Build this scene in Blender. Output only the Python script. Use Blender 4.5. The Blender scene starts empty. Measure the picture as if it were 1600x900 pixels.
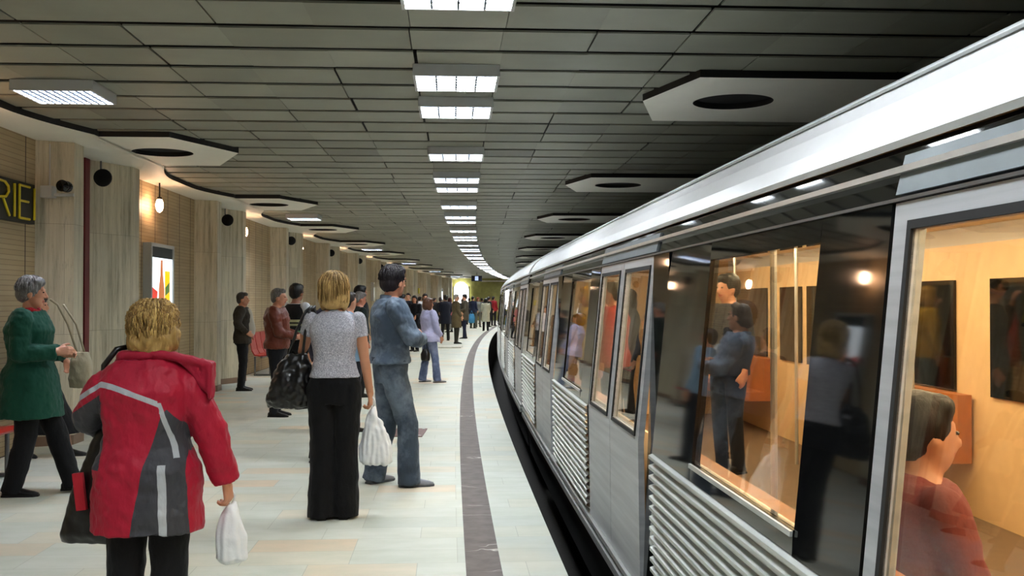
import bpy, bmesh, math, random
from mathutils import Vector, Matrix, noise, Quaternion
sc = bpy.context.scene
C = sc.collection
random.seed(7)
PI = math.pi
# ---------------- camera, world, exposure ----------------
cd = bpy.data.cameras.new('camera'); cam = bpy.data.objects.new('camera', cd); C.objects.link(cam)
cd.sensor_width = 36.0; cd.lens = 36.0; cd.clip_start = 0.05; cd.clip_end = 300
cam.location = (0, 0, 1.5); cam.rotation_euler = (PI/2 + math.atan(20/1600), 0, 0)
sc.camera = cam
w = bpy.data.worlds.new('world'); sc.world = w; w.use_nodes = True
w.node_tree.nodes['Background'].inputs[0].default_value = (0.75, 0.8, 0.9, 1)
w.node_tree.nodes['Background'].inputs[1].default_value = 0.04
sc.view_settings.view_transform = 'Standard'; sc.view_settings.look = 'None'
sc.view_settings.exposure = 1.2; sc.view_settings.gamma = 1.0; sc.view_settings.use_curve_mapping = False
LAMP = 24.0        # radiance of the ceiling luminaires
WARM = 5.2         # radiance of the train's ceiling strips
P = 6.2            # the hall repeats every P metres
# ---------------- the curved axis of the hall ----------------
def cx(s): return .082 - .072*s + .00087*s*s
def W(s, d, z=0.0):
    m = -.072 + .00174*s; n = math.sqrt(1+m*m)
    return (cx(s) + d/n, s - d*m/n, z)
def WT(s, d, z=0.0):            # frame at the axis: local x across, y along
    m = -.072 + .00174*s
    M = Matrix.Rotation(-math.atan(m), 4, 'Z'); M.translation = Vector(W(s, d, z)); return M
# ---------------- materials ----------------
def S(h):                        # sRGB hex -> linear
    v = [int(h[i:i+2], 16)/255 for i in (0, 2, 4)]
    return tuple(((c+.055)/1.055)**2.4 if c > .04045 else c/12.92 for c in v) + (1,)
class N:
    def __init__(s, name):
        s.m = bpy.data.materials.new(name); s.m.use_nodes = True; s.t = s.m.node_tree
        s.b = s.t.nodes['Principled BSDF']; s.o = s.t.nodes['Material Output']
    def n(s, ty, **k):
        x = s.t.nodes.new(ty)
        for a, v in k.items():
            if a.startswith('i_'): x.inputs[a[2:].replace('_', ' ')].default_value = v
            else: setattr(x, a, v)
        return x
    def l(s, a, b): s.t.links.new(a, b)
    def coord(s, which='Object', scale=(1, 1, 1)):
        c = s.n('ShaderNodeTexCoord'); mp = s.n('ShaderNodeMapping'); mp.inputs['Scale'].default_value = scale
        s.l(c.outputs[which], mp.inputs[0]); return mp.outputs[0]
    def noise(s, vec, scale, detail=4, rough=.5):
        x = s.n('ShaderNodeTexNoise'); x.inputs['Scale'].default_value = scale; x.inputs['Detail'].default_value = detail
        x.inputs['Roughness'].default_value = rough; s.l(vec, x.inputs['Vector']); return x.outputs['Fac']
    def ramp(s, fac, stops):
        r = s.n('ShaderNodeValToRGB'); e = r.color_ramp.elements
        while len(e) < len(stops): e.new(.5)
        for i, (p, c) in enumerate(stops): e[i].position = p; e[i].color = c
        s.l(fac, r.inputs[0]); return r.outputs[0]
    def mix(s, fac, a, b, mode='MIX'):
        x = s.n('ShaderNodeMix'); x.data_type = 'RGBA'; x.blend_type = mode
        for v, i in ((fac, 0), (a, 6), (b, 7)):
            if hasattr(v, 'is_linked') or isinstance(v, bpy.types.NodeSocket): s.l(v, x.inputs[i])
            else: x.inputs[i].default_value = v
        return x.outputs[2]
    def math(s, op, a, b=None):
        x = s.n('ShaderNodeMath'); x.operation = op
        for v, i in ((a, 0), (b, 1)):
            if v is None: continue
            if isinstance(v, bpy.types.NodeSocket): s.l(v, x.inputs[i])
            else: x.inputs[i].default_value = v
        return x.outputs[0]
    def bump(s, h, st=.3, dist=.01):
        x = s.n('ShaderNodeBump'); x.inputs['Strength'].default_value = st; x.inputs['Distance'].default_value = dist
        s.l(h, x.inputs['Height']); s.l(x.outputs[0], s.b.inputs['Normal'])
    def set(s, col=None, rough=.6, metal=0, spec=.5):
        if col is not None:
            if isinstance(col, bpy.types.NodeSocket): s.l(col, s.b.inputs['Base Color'])
            else: s.b.inputs['Base Color'].default_value = col
        s.b.inputs['Roughness'].default_value = rough; s.b.inputs['Metallic'].default_value = metal
        s.b.inputs['Specular IOR Level'].default_value = spec
        return s.m
def plain(name, hx, rough=.6, metal=0, var=.12, scale=9, bump=0, spec=.5):
    n = N(name); c = S(hx) if isinstance(hx, str) else hx
    v = n.noise(n.coord(), scale, 5)
    k = n.ramp(v, [(.25, tuple(x*(1-var) for x in c[:3])+(1,)), (.75, tuple(min(1, x*(1+var)) for x in c[:3])+(1,))])
    if bump: n.bump(v, bump, .01)
    return n.set(k, rough, metal, spec)
def emis(name, hx, st):
    n = N(name); n.set(S(hx), .5); n.b.inputs['Emission Color'].default_value = S(hx); n.b.inputs['Emission Strength'].default_value = st
    return n.m
M = {}
def mk_floor():
    n = N('pale marble slabs'); uv = n.coord('UV')
    b = n.n('ShaderNodeTexBrick'); n.l(uv, b.inputs['Vector'])
    b.inputs['Color1'].default_value = (0, 0, 0, 1); b.inputs['Color2'].default_value = (1, 1, 1, 1); b.inputs['Mortar'].default_value = (.5, .5, .5, 1)
    b.inputs['Scale'].default_value = 1; b.inputs['Mortar Size'].default_value = .0022; b.inputs['Mortar Smooth'].default_value = .2
    b.inputs['Brick Width'].default_value = .62; b.inputs['Row Height'].default_value = .31; b.offset = .37; b.offset_frequency = 3
    sep = n.n('ShaderNodeSeparateColor'); n.l(b.outputs['Color'], sep.inputs[0])
    tone = n.ramp(sep.outputs[0], [(0, S('b9beb4')), (.3, S('c6c9bf')), (.7, S('c1c5b9')), (.9, S('cbc5b2')), (.985, S('cdbba2'))])
    v1 = n.noise(n.coord('UV', (1, 2.2, 1)), 2.4, 8, .65)
    tone = n.mix(n.ramp(v1, [(.38, (0, 0, 0, 1)), (.75, (.55, .55, .55, 1))]), tone, S('aeb5a6'))
    v2 = n.noise(n.coord('UV', (1, .6, 1)), .8, 4)
    tone = n.mix(n.ramp(v2, [(.52, (0, 0, 0, 1)), (.72, (.45, .45, .45, 1))]), tone, S('dcc9a8'))
    ml = n.math('MULTIPLY', b.outputs['Fac'], .55)
    col = n.mix(ml, tone, S('8d8f82'))
    n.b.inputs['Roughness'].default_value = .3
    m = n.set(col, .5, 0, .3)
    r = n.ramp(v1, [(.3, (.42, .42, .42, 1)), (.8, (.62, .62, .62, 1))]); n.l(r, n.b.inputs['Roughness'])
    return m
def mk_strip():
    n = N('brown veined marble'); uv = n.coord('UV', (1, 1, 1))
    v = n.n('ShaderNodeTexVoronoi'); v.feature = 'DISTANCE_TO_EDGE'; v.inputs['Scale'].default_value = 3.2
    wv = n.coord('UV', (.35, 1, 1)); nz = n.n('ShaderNodeTexNoise'); nz.inputs['Scale'].default_value = 5; n.l(uv, nz.inputs['Vector'])
    mx = n.mix(.13, wv, nz.outputs['Color']); n.l(mx, v.inputs['Vector'])
    veins = n.ramp(v.outputs['Distance'], [(0, (1, 1, 1, 1)), (.012, (0, 0, 0, 1))])
    gate = n.ramp(n.noise(uv, 1.3, 2), [(.5, (0, 0, 0, 1)), (.6, (1, 1, 1, 1))])
    f = n.math('MULTIPLY', veins, gate)
    base = n.ramp(n.noise(uv, 9, 6), [(.3, S('574f4b')), (.7, S('6e6560'))])
    return n.set(n.mix(f, base, S('c9c4ba')), .62, 0, .3)
def mk_pier():
    n = N('streaked grey travertine')
    a = n.noise(n.coord('UV', (9, .45, 1)), 1.6, 9, .68)
    b = n.noise(n.coord('UV', (2.2, .3, 1)), 1.5, 5, .6)
    c = n.noise(n.coord('UV', (30, 3, 1)), 1.5, 4, .7)
    col = n.ramp(a, [(.32, S('7d765e')), (.45, S('b5ad93')), (.58, S('d2cab0')), (.75, S('b0ad9b'))])
    col = n.mix(n.ramp(b, [(.4, (0, 0, 0, 1)), (.66, (.7, .7, .7, 1))]), col, S('d6ccb0'))
    col = n.mix(n.ramp(c, [(.55, (0, 0, 0, 1)), (.75, (.5, .5, .5, 1))]), col, S('6d6754'))
    br = n.n('ShaderNodeTexBrick'); n.l(n.coord('UV'), br.inputs['Vector']); br.offset = .5
    br.inputs['Color1'].default_value = (.86, .86, .86, 1); br.inputs['Color2'].default_value = (1, 1, 1, 1); br.inputs['Mortar'].default_value = (.5, .5, .5, 1)
    br.inputs['Scale'].default_value = 1; br.inputs['Mortar Size'].default_value = .002; br.inputs['Brick Width'].default_value = .3; br.inputs['Row Height'].default_value = 1.15
    return n.set(n.mix(1.0, col, br.outputs['Color'], 'MULTIPLY'), .5)
def mk_wall():
    n = N('beige ribbed panels'); uv = n.coord('UV')
    br = n.n('ShaderNodeTexBrick'); n.l(uv, br.inputs['Vector']); br.offset = 0
    br.inputs['Color1'].default_value = S('b8a27a'); br.inputs['Color2'].default_value = S('c0ac84'); br.inputs['Mortar'].default_value = S('86704f')
    br.inputs['Scale'].default_value = 1; br.inputs['Mortar Size'].default_value = .0025; br.inputs['Brick Width'].default_value = 4; br.inputs['Row Height'].default_value = .05
    b2 = n.n('ShaderNodeTexBrick'); n.l(uv, b2.inputs['Vector']); b2.offset = 0
    b2.inputs['Color1'].default_value = (1, 1, 1, 1); b2.inputs['Color2'].default_value = (.9, .9, .9, 1); b2.inputs['Mortar'].default_value = (.12, .07, .05, 1)
    b2.inputs['Scale'].default_value = 1; b2.inputs['Mortar Size'].default_value = .012; b2.inputs['Brick Width'].default_value = .62; b2.inputs['Row Height'].default_value = 9
    nz = n.ramp(n.noise(n.coord('UV', (1, 4, 1)), 2, 5), [(.3, (.85, .85, .85, 1)), (.7, (1, 1, 1, 1))])
    c = n.mix(1.0, br.outputs['Color'], b2.outputs['Color'], 'MULTIPLY'); c = n.mix(1.0, c, nz, 'MULTIPLY')
    return n.set(c, .55)
def mk_glass():
    n = N('tinted window glass'); t = n.t
    tr = n.n('ShaderNodeBsdfTransparent'); tr.inputs[0].default_value = (.82, .84, .82, 1)
    gl = n.n('ShaderNodeBsdfGlossy'); gl.inputs['Roughness'].default_value = .015; gl.inputs[0].default_value = (1, 1, 1, 1)
    lw_ = n.n('ShaderNodeLayerWeight'); lw_.inputs['Blend'].default_value = .5
    fr = n.math('ADD', n.math('MULTIPLY', n.math('POWER', lw_.outputs['Facing'], 5.0), .8), .035)
    mx = n.n('ShaderNodeMixShader'); n.l(fr, mx.inputs[0]); n.l(tr.outputs[0], mx.inputs[1]); n.l(gl.outputs[0], mx.inputs[2])
    n.l(mx.outputs[0], n.o.inputs[0]); return n.m
def mk_steel(name, a, b, rough=.32):
    n = N(name); v = n.noise(n.coord('Object', (1, .15, 6)), 5, 5)
    return n.set(n.ramp(v, [(.3, S(a)), (.7, S(b))]), rough, .45)
def mk_tile():
    n = N('grey-green ceiling tile'); g = n.n('ShaderNodeNewGeometry')
    r = n.ramp(g.outputs['Random Per Island'], [(0, S('868879')), (.5, S('909282')), (.9, S('999b8b')), (1, S('77786c'))])
    v = n.noise(n.coord(), 1.7, 6); k = n.ramp(v, [(.3, (.82, .82, .82, 1)), (.7, (1, 1, 1, 1))])
    return n.set(n.mix(1.0, r, k, 'MULTIPLY'), .55)
M['floor'] = mk_floor(); M['strip'] = mk_strip(); M['pier'] = mk_pier(); M['wall'] = mk_wall(); M['glass'] = mk_glass(); M['tile'] = mk_tile()
M['black'] = plain('dark void', '0b0a0a', .8); M['blackgloss'] = plain('black gloss panel', '090a0b', .045, 0, .05)
M['edge'] = plain('dark edge', '0a0a09', .7); M['cream'] = plain('cream plaster', 'f0efe2', .6, 0, .03, 3)
M['redstrip'] = plain('dark red strip', '6a1418', .5); M['plinth'] = plain('brown plinth', '7a6350', .5)
M['housing'] = plain('white enamelled metal', 'b9bcbb', .4, 0, .03); M['lamp'] = emis('lit diffuser', 'f4faff', LAMP)
M['louver'] = plain('louver', '4b5460', .6); M['steel'] = mk_steel('ribbed steel', 'a9aca7', 'c9cbc4', .36)
M['door'] = mk_steel('door steel', 'a5a8ab', 'bcbfc1', .42); M['rail'] = plain('bright aluminium', 'c9cbc8', .3, .6)
M['roof'] = plain('white gloss paint', 'dcddde', .25, 0, .02); M['under'] = plain('underframe', '111213', .7)
M['cab'] = plain('cream interior panel', 'dcb98a', .5, 0, .06); M['cabfloor'] = plain('interior floor', '6f5a45', .6)
M['cabceil'] = plain('interior ceiling', 'efe0c4', .5, 0, .03); M['seatb'] = plain('orange brown seat', 'a8642f', .5)
M['warm'] = emis('warm strip light', 'ffe2b4', WARM*2.6); M['ypole'] = plain('yellow pole', 'd9b21e', .3)
M['red'] = plain('red plastic', 'a3241c', .35); M['mgrey'] = plain('grey metal', '6d6f70', .4, .7)
M['yellow'] = plain('yellow letter', 'c9b514', .5); M['glow'] = emis('warm globe', 'ffc9a0', 34)
M['endwall'] = plain('olive tiles', '8e8c4e', .5, 0, .2, 4)
# ---------------- mesh helpers ----------------
class MB:
    def __init__(s): s.v = []; s.f = []; s.mi = []; s.uv = []
    def add(s, vs, fs, mi=0, uvs=None):
        o = len(s.v); s.v += [tuple(v) for v in vs]
        for k, f in enumerate(fs):
            s.f.append([i+o for i in f]); s.mi.append(mi); s.uv.append(uvs[k] if uvs else None)
    def box(s, x0, x1, y0, y1, z0, z1, mi=0, T=None):
        vs = [(x, y, z) for z in (z0, z1) for y in (y0, y1) for x in (x0, x1)]
        if T is not None: vs = [T @ Vector(v) for v in vs]
        s.add(vs, [(0, 2, 3, 1), (4, 5, 7, 6), (0, 1, 5, 4), (2, 6, 7, 3), (0, 4, 6, 2), (1, 3, 7, 5)], mi)
    def cbox(s, s0, s1, d0, d1, z0, z1, mi=0, step=1.5):        # box bent along the hall axis
        n = max(1, int(math.ceil((s1-s0)/step))); R = []
        for i in range(n+1):
            q = s0+(s1-s0)*i/n; R.append([W(q, d0, z0), W(q, d1, z0), W(q, d1, z1), W(q, d0, z1)])
        vs = [p for r in R for p in r]; fs = []
        for i in range(n):
            a = 4*i
            for k in range(4): fs.append((a+k, a+(k+1) % 4, a+4+(k+1) % 4, a+4+k)[::-1])
        fs.append((0, 1, 2, 3)); fs.append(tuple(4*n+k for k in (3, 2, 1, 0)))
        s.add(vs, fs, mi)
    def prof(s, pts, s0, s1, mi=0, step=1.0, uv=False):         # open (d,z) profile swept along the axis
        n = max(1, int(math.ceil((s1-s0)/step))); m = len(pts); vs = []; fs = []; uvs = []
        L = [0]
        for i in range(1, m): L.append(L[-1]+math.dist(pts[i], pts[i-1]))
        for i in range(n+1):
            q = s0+(s1-s0)*i/n; vs += [W(q, d, z) for d, z in pts]
        for i in range(n):
            for k in range(m-1):
                a = i*m+k; fs.append((a, a+1, a+m+1, a+m))
                q0 = s0+(s1-s0)*i/n; q1 = s0+(s1-s0)*(i+1)/n
                uvs.append([(q0, L[k]), (q0, L[k+1]), (q1, L[k+1]), (q1, L[k])])
        s.add(vs, fs, mi, uvs if uv else None)
    def tube(s, pts, r, seg=8, mi=0, cap=True):
        pts = [Vector(p) for p in pts]; rs = r if isinstance(r, (list, tuple)) else [r]*len(pts)
        vs = []; fs = []; up = None
        for i, p in enumerate(pts):
            t = (pts[min(i+1, len(pts)-1)]-pts[max(i-1, 0)]).normalized()
            if up is None: up = t.orthogonal().normalized()
            else: up = (up-t*up.dot(t)).normalized()
            b = t.cross(up)
            for k in range(seg):
                a = 2*PI*k/seg; vs.append(p+(up*math.cos(a)+b*math.sin(a))*rs[i])
        for i in range(len(pts)-1):
            for k in range(seg):
                a = i*seg+k; c = i*seg+(k+1) % seg; fs.append((a, c, c+seg, a+seg))
        if cap: fs.append(tuple(range(seg))[::-1]); fs.append(tuple((len(pts)-1)*seg+k for k in range(seg)))
        s.add(vs, fs, mi)
    def ell(s, c, r, R=None, seg=20, rings=12, mi=0):
        vs = []; fs = []; c = Vector(c)
        def put(v):
            v = Vector((v[0]*r[0], v[1]*r[1], v[2]*r[2]))
            if R is not None: v = R @ v
            vs.append(c+v)
        put((0, 0, 1))
        for i in range(1, rings):
            t = PI*i/rings
            for k in range(seg):
                a = 2*PI*k/seg; put((math.sin(t)*math.cos(a), math.sin(t)*math.sin(a), math.cos(t)))
        put((0, 0, -1))
        for k in range(seg): fs.append((0, 1+k, 1+(k+1) % seg))
        for i in range(rings-2):
            for k in range(seg):
                a = 1+i*seg+k; b = 1+i*seg+(k+1) % seg; fs.append((a, a+seg, b+seg, b))
        e = len(vs)-1; o = 1+(rings-2)*seg
        for k in range(seg): fs.append((e, o+(k+1) % seg, o+k))
        s.add(vs, fs, mi)
    def cone(s, p0, r0, p1, r1, seg=16):                         # rounded tapered limb
        p0 = Vector(p0); p1 = Vector(p1); t = (p1-p0).normalized(); L = (p1-p0).length
        pts = []; rs = []
        for a in (80, 55, 28): pts.append(p0-t*r0*math.sin(math.radians(a))); rs.append(r0*math.cos(math.radians(a)))
        for k in range(5): pts.append(p0+(p1-p0)*k/4); rs.append(r0+(r1-r0)*k/4)
        for a in (28, 55, 80): pts.append(p1+t*r1*math.sin(math.radians(a))); rs.append(r1*math.cos(math.radians(a)))
        s.tube(pts, rs, seg)
    def loft(s, rings, seg=28, ex=2.4, mi=0, T=None):            # rings: (x, y, z, rx, ry)
        vs = []; fs = []
        for (x, y, z, rx, ry) in rings:
            for k in range(seg):
                a = 2*PI*k/seg; c = math.cos(a); q = math.sin(a)
                v = Vector((x+rx*math.copysign(abs(c)**(2/ex), c), y+ry*math.copysign(abs(q)**(2/ex), q), z))
                vs.append(T @ v if T is not None else v)
        for i in range(len(rings)-1):
            for k in range(seg):
                a = i*seg+k; b = i*seg+(k+1) % seg; fs.append((a, b, b+seg, a+seg))
        fs.append(tuple(range(seg))[::-1]); fs.append(tuple((len(rings)-1)*seg+k for k in range(seg)))
        s.add(vs, fs, mi)
    def mesh(s, name, mats, smooth=False):
        me = bpy.data.meshes.new(name); me.from_pydata(s.v, [], s.f)
        for m in (mats if isinstance(mats, (list, tuple)) else [mats]): me.materials.append(m)
        me.polygons.foreach_set('material_index', s.mi)
        if any(u is not None for u in s.uv):
            lay = me.uv_layers.new(name='UVMap'); flat = []
            for f, u in zip(s.f, s.uv):
                for q in (u or [(0, 0)]*len(f)): flat += [q[0], q[1]]
            lay.data.foreach_set('uv', flat)
        if smooth: me.polygons.foreach_set('use_smooth', [True]*len(me.polygons))
        me.update(); return me
    def build(s, name, mats, parent=None, smooth=False, bevel=0):
        o = bpy.data.objects.new(name, s.mesh(name, mats, smooth)); C.objects.link(o)
        if parent is not None: o.parent = parent
        if bevel:
            b = o.modifiers.new('bevel', 'BEVEL'); b.width = bevel; b.segments = 2; b.limit_method = 'ANGLE'
        return o
def tag(o, label=None, cat=None, group=None, kind=None):
    if label: o['label'] = label
    if cat: o['category'] = cat
    if group: o['group'] = group
    if kind: o['kind'] = kind
    return o
def empty(name, Mx=None):
    o = bpy.data.objects.new(name, None); o.empty_display_size = .1; C.objects.link(o)
    if Mx is not None: o.matrix_world = Mx; 
    return o
def copy_tree(o, parent=None):
    c = o.copy(); C.objects.link(c)
    if parent is not None: c.parent = parent
    for ch in KIDS.get(o.name, []):
        copy_tree(ch, c)
    return c
KIDS = {}
def kid(p, c): KIDS.setdefault(p.name, []).append(c); return c
ORD = ['first', 'second', 'third', 'fourth', 'fifth', 'sixth', 'seventh', 'eighth', 'ninth', 'tenth', 'eleventh', 'twelfth', 'thirteenth', 'fourteenth', 'fifteenth', 'sixteenth', 'seventeenth', 'eighteenth', 'nineteenth', 'twentieth', 'twenty-first', 'twenty-second', 'twenty-third', 'twenty-fourth']
def st(o): o['kind'] = 'structure'; return o
SE = 78.0
# ---------------- structure ----------------
def grid(d0, d1, s0, s1, z, down=False, step=1.0):
    b = MB(); b.prof([(d0, z), (d1, z)], s0, s1, uv=False, step=step)
    b.uv = []
    n = max(1, int(math.ceil((s1-s0)/step)))
    for i in range(n):
        a = s0+(s1-s0)*i/n; c = s0+(s1-s0)*(i+1)/n; b.uv.append([(d0, a), (d1, a), (d1, c), (d0, c)])
    if down is False: b.f = [f[:] for f in b.f]
    return b
ZT = 3.215; ZP = 3.16; DW = -4.33
b = grid(DW, .6, -5, SE, 0); b.prof([(.6, 0), (.6, -1.1)], -5, SE, mi=1); b.prof([(.6, -1.1), (DW, -1.1)], -5, SE, mi=1)
st(b.build('floor', [M['floor'], plain('platform side concrete', '2b2a27', .9)]))
b = MB(); b.prof([(.6, -1.1), (5.1, -1.1)], -5, SE); st(b.build('track_bed_floor', plain('ballast', '1b1916', .95, 0, .4, 30, .5)))
b = grid(.045, .245, -5, SE, .003); st(b.build('trim_1', M['strip']))
b = MB()
for s_ in range(-9, 138):
    for k in range(15):
        a = -3.9+.6*k+(.0 if s_ % 3 else .012); q = .18+s_*.57
        j = random.uniform(-.012, .012); b.cbox(q+.045, q+.525, a+.0025+j, a+.5975+j, ZT+random.uniform(0, .003), ZT+.014, step=9)
st(b.build('ceiling', M['tile']))
b = MB(); b.prof([(-5, ZT+.2), (5.2, ZT+.2)], -5, SE, step=2)
st(b.build('ceiling_void', M['black']))
b = MB(); b.prof([(DW, 0), (DW, ZT+.2)], -5, SE, uv=True, step=1.0); st(b.build('wall_left', M['wall']))
b = MB(); b.prof([(5.1, -1.1), (5.1, ZT+.2)], -5, SE, uv=True, step=2); st(b.build('wall_right', plain('dim tunnel wall', '3c3a33', .9)))
T = WT(SE, 0)
b = MB(); b.box(-4.6, .6, -.0, .2, 0, 3.5, T=T); b.box(.6, 5.2, 0, .2, -1.1, 3.5, mi=1, T=T)
st(b.build('wall_far', [M['endwall'], M['black']]))
b = MB(); b.box(-2.1, .55, -.04, -.002, 2.95, 3.05, T=T); st(b.build('trim_2', M['rail']))
# cream ledge along the wall top, widening towards each hexagonal panel
PODL = [11.62+P*k for k in range(-2, 11)]; PODR = [8.4+P*k for k in range(-1, 11)]
def led(q):
    t = min(abs(q-p) for p in PODL)
    return -3.9+.3*max(0, min(1, (2.6-t)/1.4))**1.6
b = MB(); n = int((SE+5)/.2)
vs = []; fs = []; mi = []
for i in range(n+1):
    q = -5+(SE+5)*i/n; e = led(q); vs += [W(q, DW-.02, ZP), W(q, e, ZP), W(q, e, ZT+.06)]
for i in range(n):
    a = 3*i; b.f.append([a, a+1, a+4, a+3]); b.mi.append(0); b.uv.append(None); b.f.append([a+1, a+2, a+5, a+4]); b.mi.append(1); b.uv.append(None)
b.v = [tuple(v) for v in vs]
st(b.build('trim_3', [M['cream'], M['edge']]))
# ---------------- hexagonal ceiling panels ----------------
def pod_mesh(hexpts, r=.33):
    b = MB(); A = sorted([2*PI*k/72 for k in range(72)]+[math.atan2(y, x) % (2*PI) for x, y in hexpts])
    m = len(hexpts)
    def ray(a):
        dx, dy = math.cos(a), math.sin(a); best = None
        for i in range(m):
            x1, y1 = hexpts[i]; x2, y2 = hexpts[(i+1) % m]; ex, ey = x2-x1, y2-y1; den = dx*ey-dy*ex
            if abs(den) < 1e-9: continue
            t = (x1*ey-y1*ex)/den; u = (x1*dy-y1*dx)/den
            if t > 0 and -1e-6 <= u <= 1+1e-6 and (best is None or t < best): best = t
        return (dx*best, dy*best)
    h = .085; n = len(A); O = [ray(a) for a in A]; I = [(r*math.cos(a), r*math.sin(a)) for a in A]
    vs = [(x, y, 0) for x, y in I]+[(x, y, 0) for x, y in O]+[(x, y, h) for x, y in O]+[(x, y, h) for x, y in I]
    f0 = [(i, (i+1) % n, n+(i+1) % n, n+i) for i in range(n)]
    f1 = [(n+i, n+(i+1) % n, 2*n+(i+1) % n, 2*n+i) for i in range(n)]
    f2 = [(3*n+i, 3*n+(i+1) % n, (i+1) % n, i) for i in range(n)]
    f3 = [(3*n+i, 2*n+i, 2*n+(i+1) % n, 3*n+(i+1) % n) for i in range(n)]
    b.add(vs, f0, 0); b.add(vs, f1+f3, 1); b.add(vs, f2, 1)
    c = MB(); c.tube([(0, 0, .05), (0, 0, .08)], r-.003, 40)
    return b.mesh('panel', [M['cream'], M['edge']]), c.mesh('recess', M['black'])
def pods(S_, dd, hexpts, side):
    me, rc = pod_mesh(hexpts); vis = 0
    for s_ in S_:
        o = empty('hexagonal_ceiling_panel', WT(s_, dd, ZP))
        p = bpy.data.objects.new('panel', me); C.objects.link(p); p.parent = o
        p = bpy.data.objects.new('recess', rc); C.objects.link(p); p.parent = o
        if s_ < 6: lab = 'cream hexagonal ceiling panel with round hole, beside the photographer, '+side
        elif vis < 5: lab = 'cream hexagonal ceiling panel with round hole, %s nearest in the row %s' % (ORD[vis], side); vis += 1
        else: lab = 'far cream hexagonal ceiling panel past the fifth in the row '+side
        tag(o, lab, 'ceiling panel', 'hexagonal panels '+side)
pods([s for s in PODL if s > -3], -3.28, [(-.36, -1.1), (.38, -1.1), (.84, 0), (.38, 1.1), (-.36, 1.1)], 'along the left wall')
pods([s for s in PODR if s > 5], 2.31, [(-.76, 0), (-.5, -.92), (2.7, -.92), (2.7, .92), (-.5, .92)], 'above the train')
# ---------------- marble pillars ----------------
PIER = [10.77+P*k for k in range(-1, 11)]
def poly(b, pts, z0, z1, mi=0):
    n = len(pts); vs = [W(s, d, z0) for s, d in pts]+[W(s, d, z1) for s, d in pts]; L = 0
    for i in range(n):
        j = (i+1) % n; l = math.dist(pts[i], pts[j])
        b.add([vs[i], vs[j], vs[n+j], vs[n+i]], [(0, 1, 2, 3)], mi, [[(L+pts[0][0]*7.3, z0), (L+l+pts[0][0]*7.3, z0), (L+l+pts[0][0]*7.3, z1), (L+pts[0][0]*7.3, z1)]]); L += l
    b.add(vs[n:], [tuple(range(n))], mi)
for k, p in enumerate(PIER):
    o = empty('marble_pillar', Matrix.Translation(W(p+.8, DW, 0)))
    inv = o.matrix_world.inverted()
    A = [(p, DW+.002), (p+.15, -3.99), (p+.42, -3.99), (p+.42, DW+.002)]
    B = [(p+1.42, DW+.002), (p+2.1, -4.0), (p+2.35, -4.0), (p+3.1, DW+.002)]
    def loc(bb): bb.v = [tuple(inv @ Vector(v)) for v in bb.v]; return bb
    for Q in (A, B):
        bb = MB(); poly(bb, Q, .1, ZP-.003); loc(bb).build('slab', M['pier'], o)
        Q2 = [(s+(.012 if i in (2, 3) else -.012), d+(.012 if i in (1, 2) else 0)) for i, (s, d) in enumerate(Q)]
        bb = MB(); poly(bb, Q2, 0, .1); loc(bb).build('plinth', M['plinth'], o)
    bb = MB(); bb.cbox(p+.42, p+1.42, DW+.002, DW+.02, 0, ZP-.003); loc(bb).build('gap_panel', M['black'], o)
    bb = MB(); bb.cbox(p+1.27, p+1.42, DW+.02, DW+.05, 0, ZP-.003); loc(bb).build('red_strip', M['redstrip'], o)
    if k == 0: lab = 'streaked grey marble double pillar beside the photographer'
    elif k == 1: lab = 'nearest streaked marble double pillar, with the security camera, behind the woman in green'
    elif k == 2: lab = 'streaked marble double pillar behind the man with his hand on his hip'
    elif k < 7: lab = 'streaked marble double pillar, %s from the left along the wall' % ORD[k-1]
    else: lab = 'far streaked marble double pillar, beyond the sixth along the wall'
    tag(o, lab, 'pillar', 'marble double pillars along the left wall')
# ---------------- ceiling luminaires ----------------
def lamp_meshes():
    w2, l2, h = .315, .285, .085
    a = MB(); a.box(-w2, w2, -l2, -l2+.02, -h, 0); a.box(-w2, w2, l2-.02, l2, -h, 0); a.box(-w2, -w2+.02, -l2+.02, l2-.02, -h, 0); a.box(w2-.02, w2, -l2+.02, l2-.02, -h, 0); a.box(-w2+.02, w2-.02, -l2+.02, l2-.02, -.02, 0)
    d = MB(); d.box(-w2+.021, w2-.021, -l2+.021, l2-.021, -h+.022, -.021)
    g = MB()
    for i in range(1, 4): x = -w2+.02+(2*w2-.04)*i/4; g.box(x-.006, x+.006, -l2+.021, l2-.021, -h+.002, -h+.021)
    for i in range(1, 6): y = -l2+.02+(2*l2-.04)*i/6; g.box(-w2+.021, w2-.021, y-.0015, y+.0015, -h+.006, -h+.0205)
    return a.mesh('housing', M['housing']), d.mesh('diffuser', M['lamp']), g.mesh('louver', M['louver'])
LM = lamp_meshes()
# the wall-side luminaires carry an egg-crate lattice
g = MB()
for i in range(1, 10): x = -.295+.59*i/10; g.box(x-.009, x+.009, -.264, .264, -.083, -.0635)
for i in range(1, 6): y = -.265+.53*i/6; g.box(-.294, .294, y-.009, y+.009, -.083, -.0635)
LM2 = (LM[0], emis('lit egg-crate diffuser', 'e6eeff', LAMP*1.5), g.mesh('lattice', M['louver']))
dm = LM[1].copy(); dm.materials.clear(); dm.materials.append(LM2[1]); LM2 = (LM[0], dm, LM2[2])
def lamp(s_, d_, lab, grp, ms=LM, names=('housing', 'diffuser', 'louver')):
    o = empty('ceiling_light', WT(s_, d_, ZT-.001)); tag(o, lab, 'ceiling light', grp)
    for nm, me in zip(names, ms):
        p = bpy.data.objects.new(nm, me); C.objects.link(p); p.parent = o
cs = []
for k in range(-1, 12): cs += [5.45+P*k, 7.68+P*k, 8.86+P*k]
cs = sorted(s for s in cs if -2 < s < SE-1); v = 0
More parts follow.
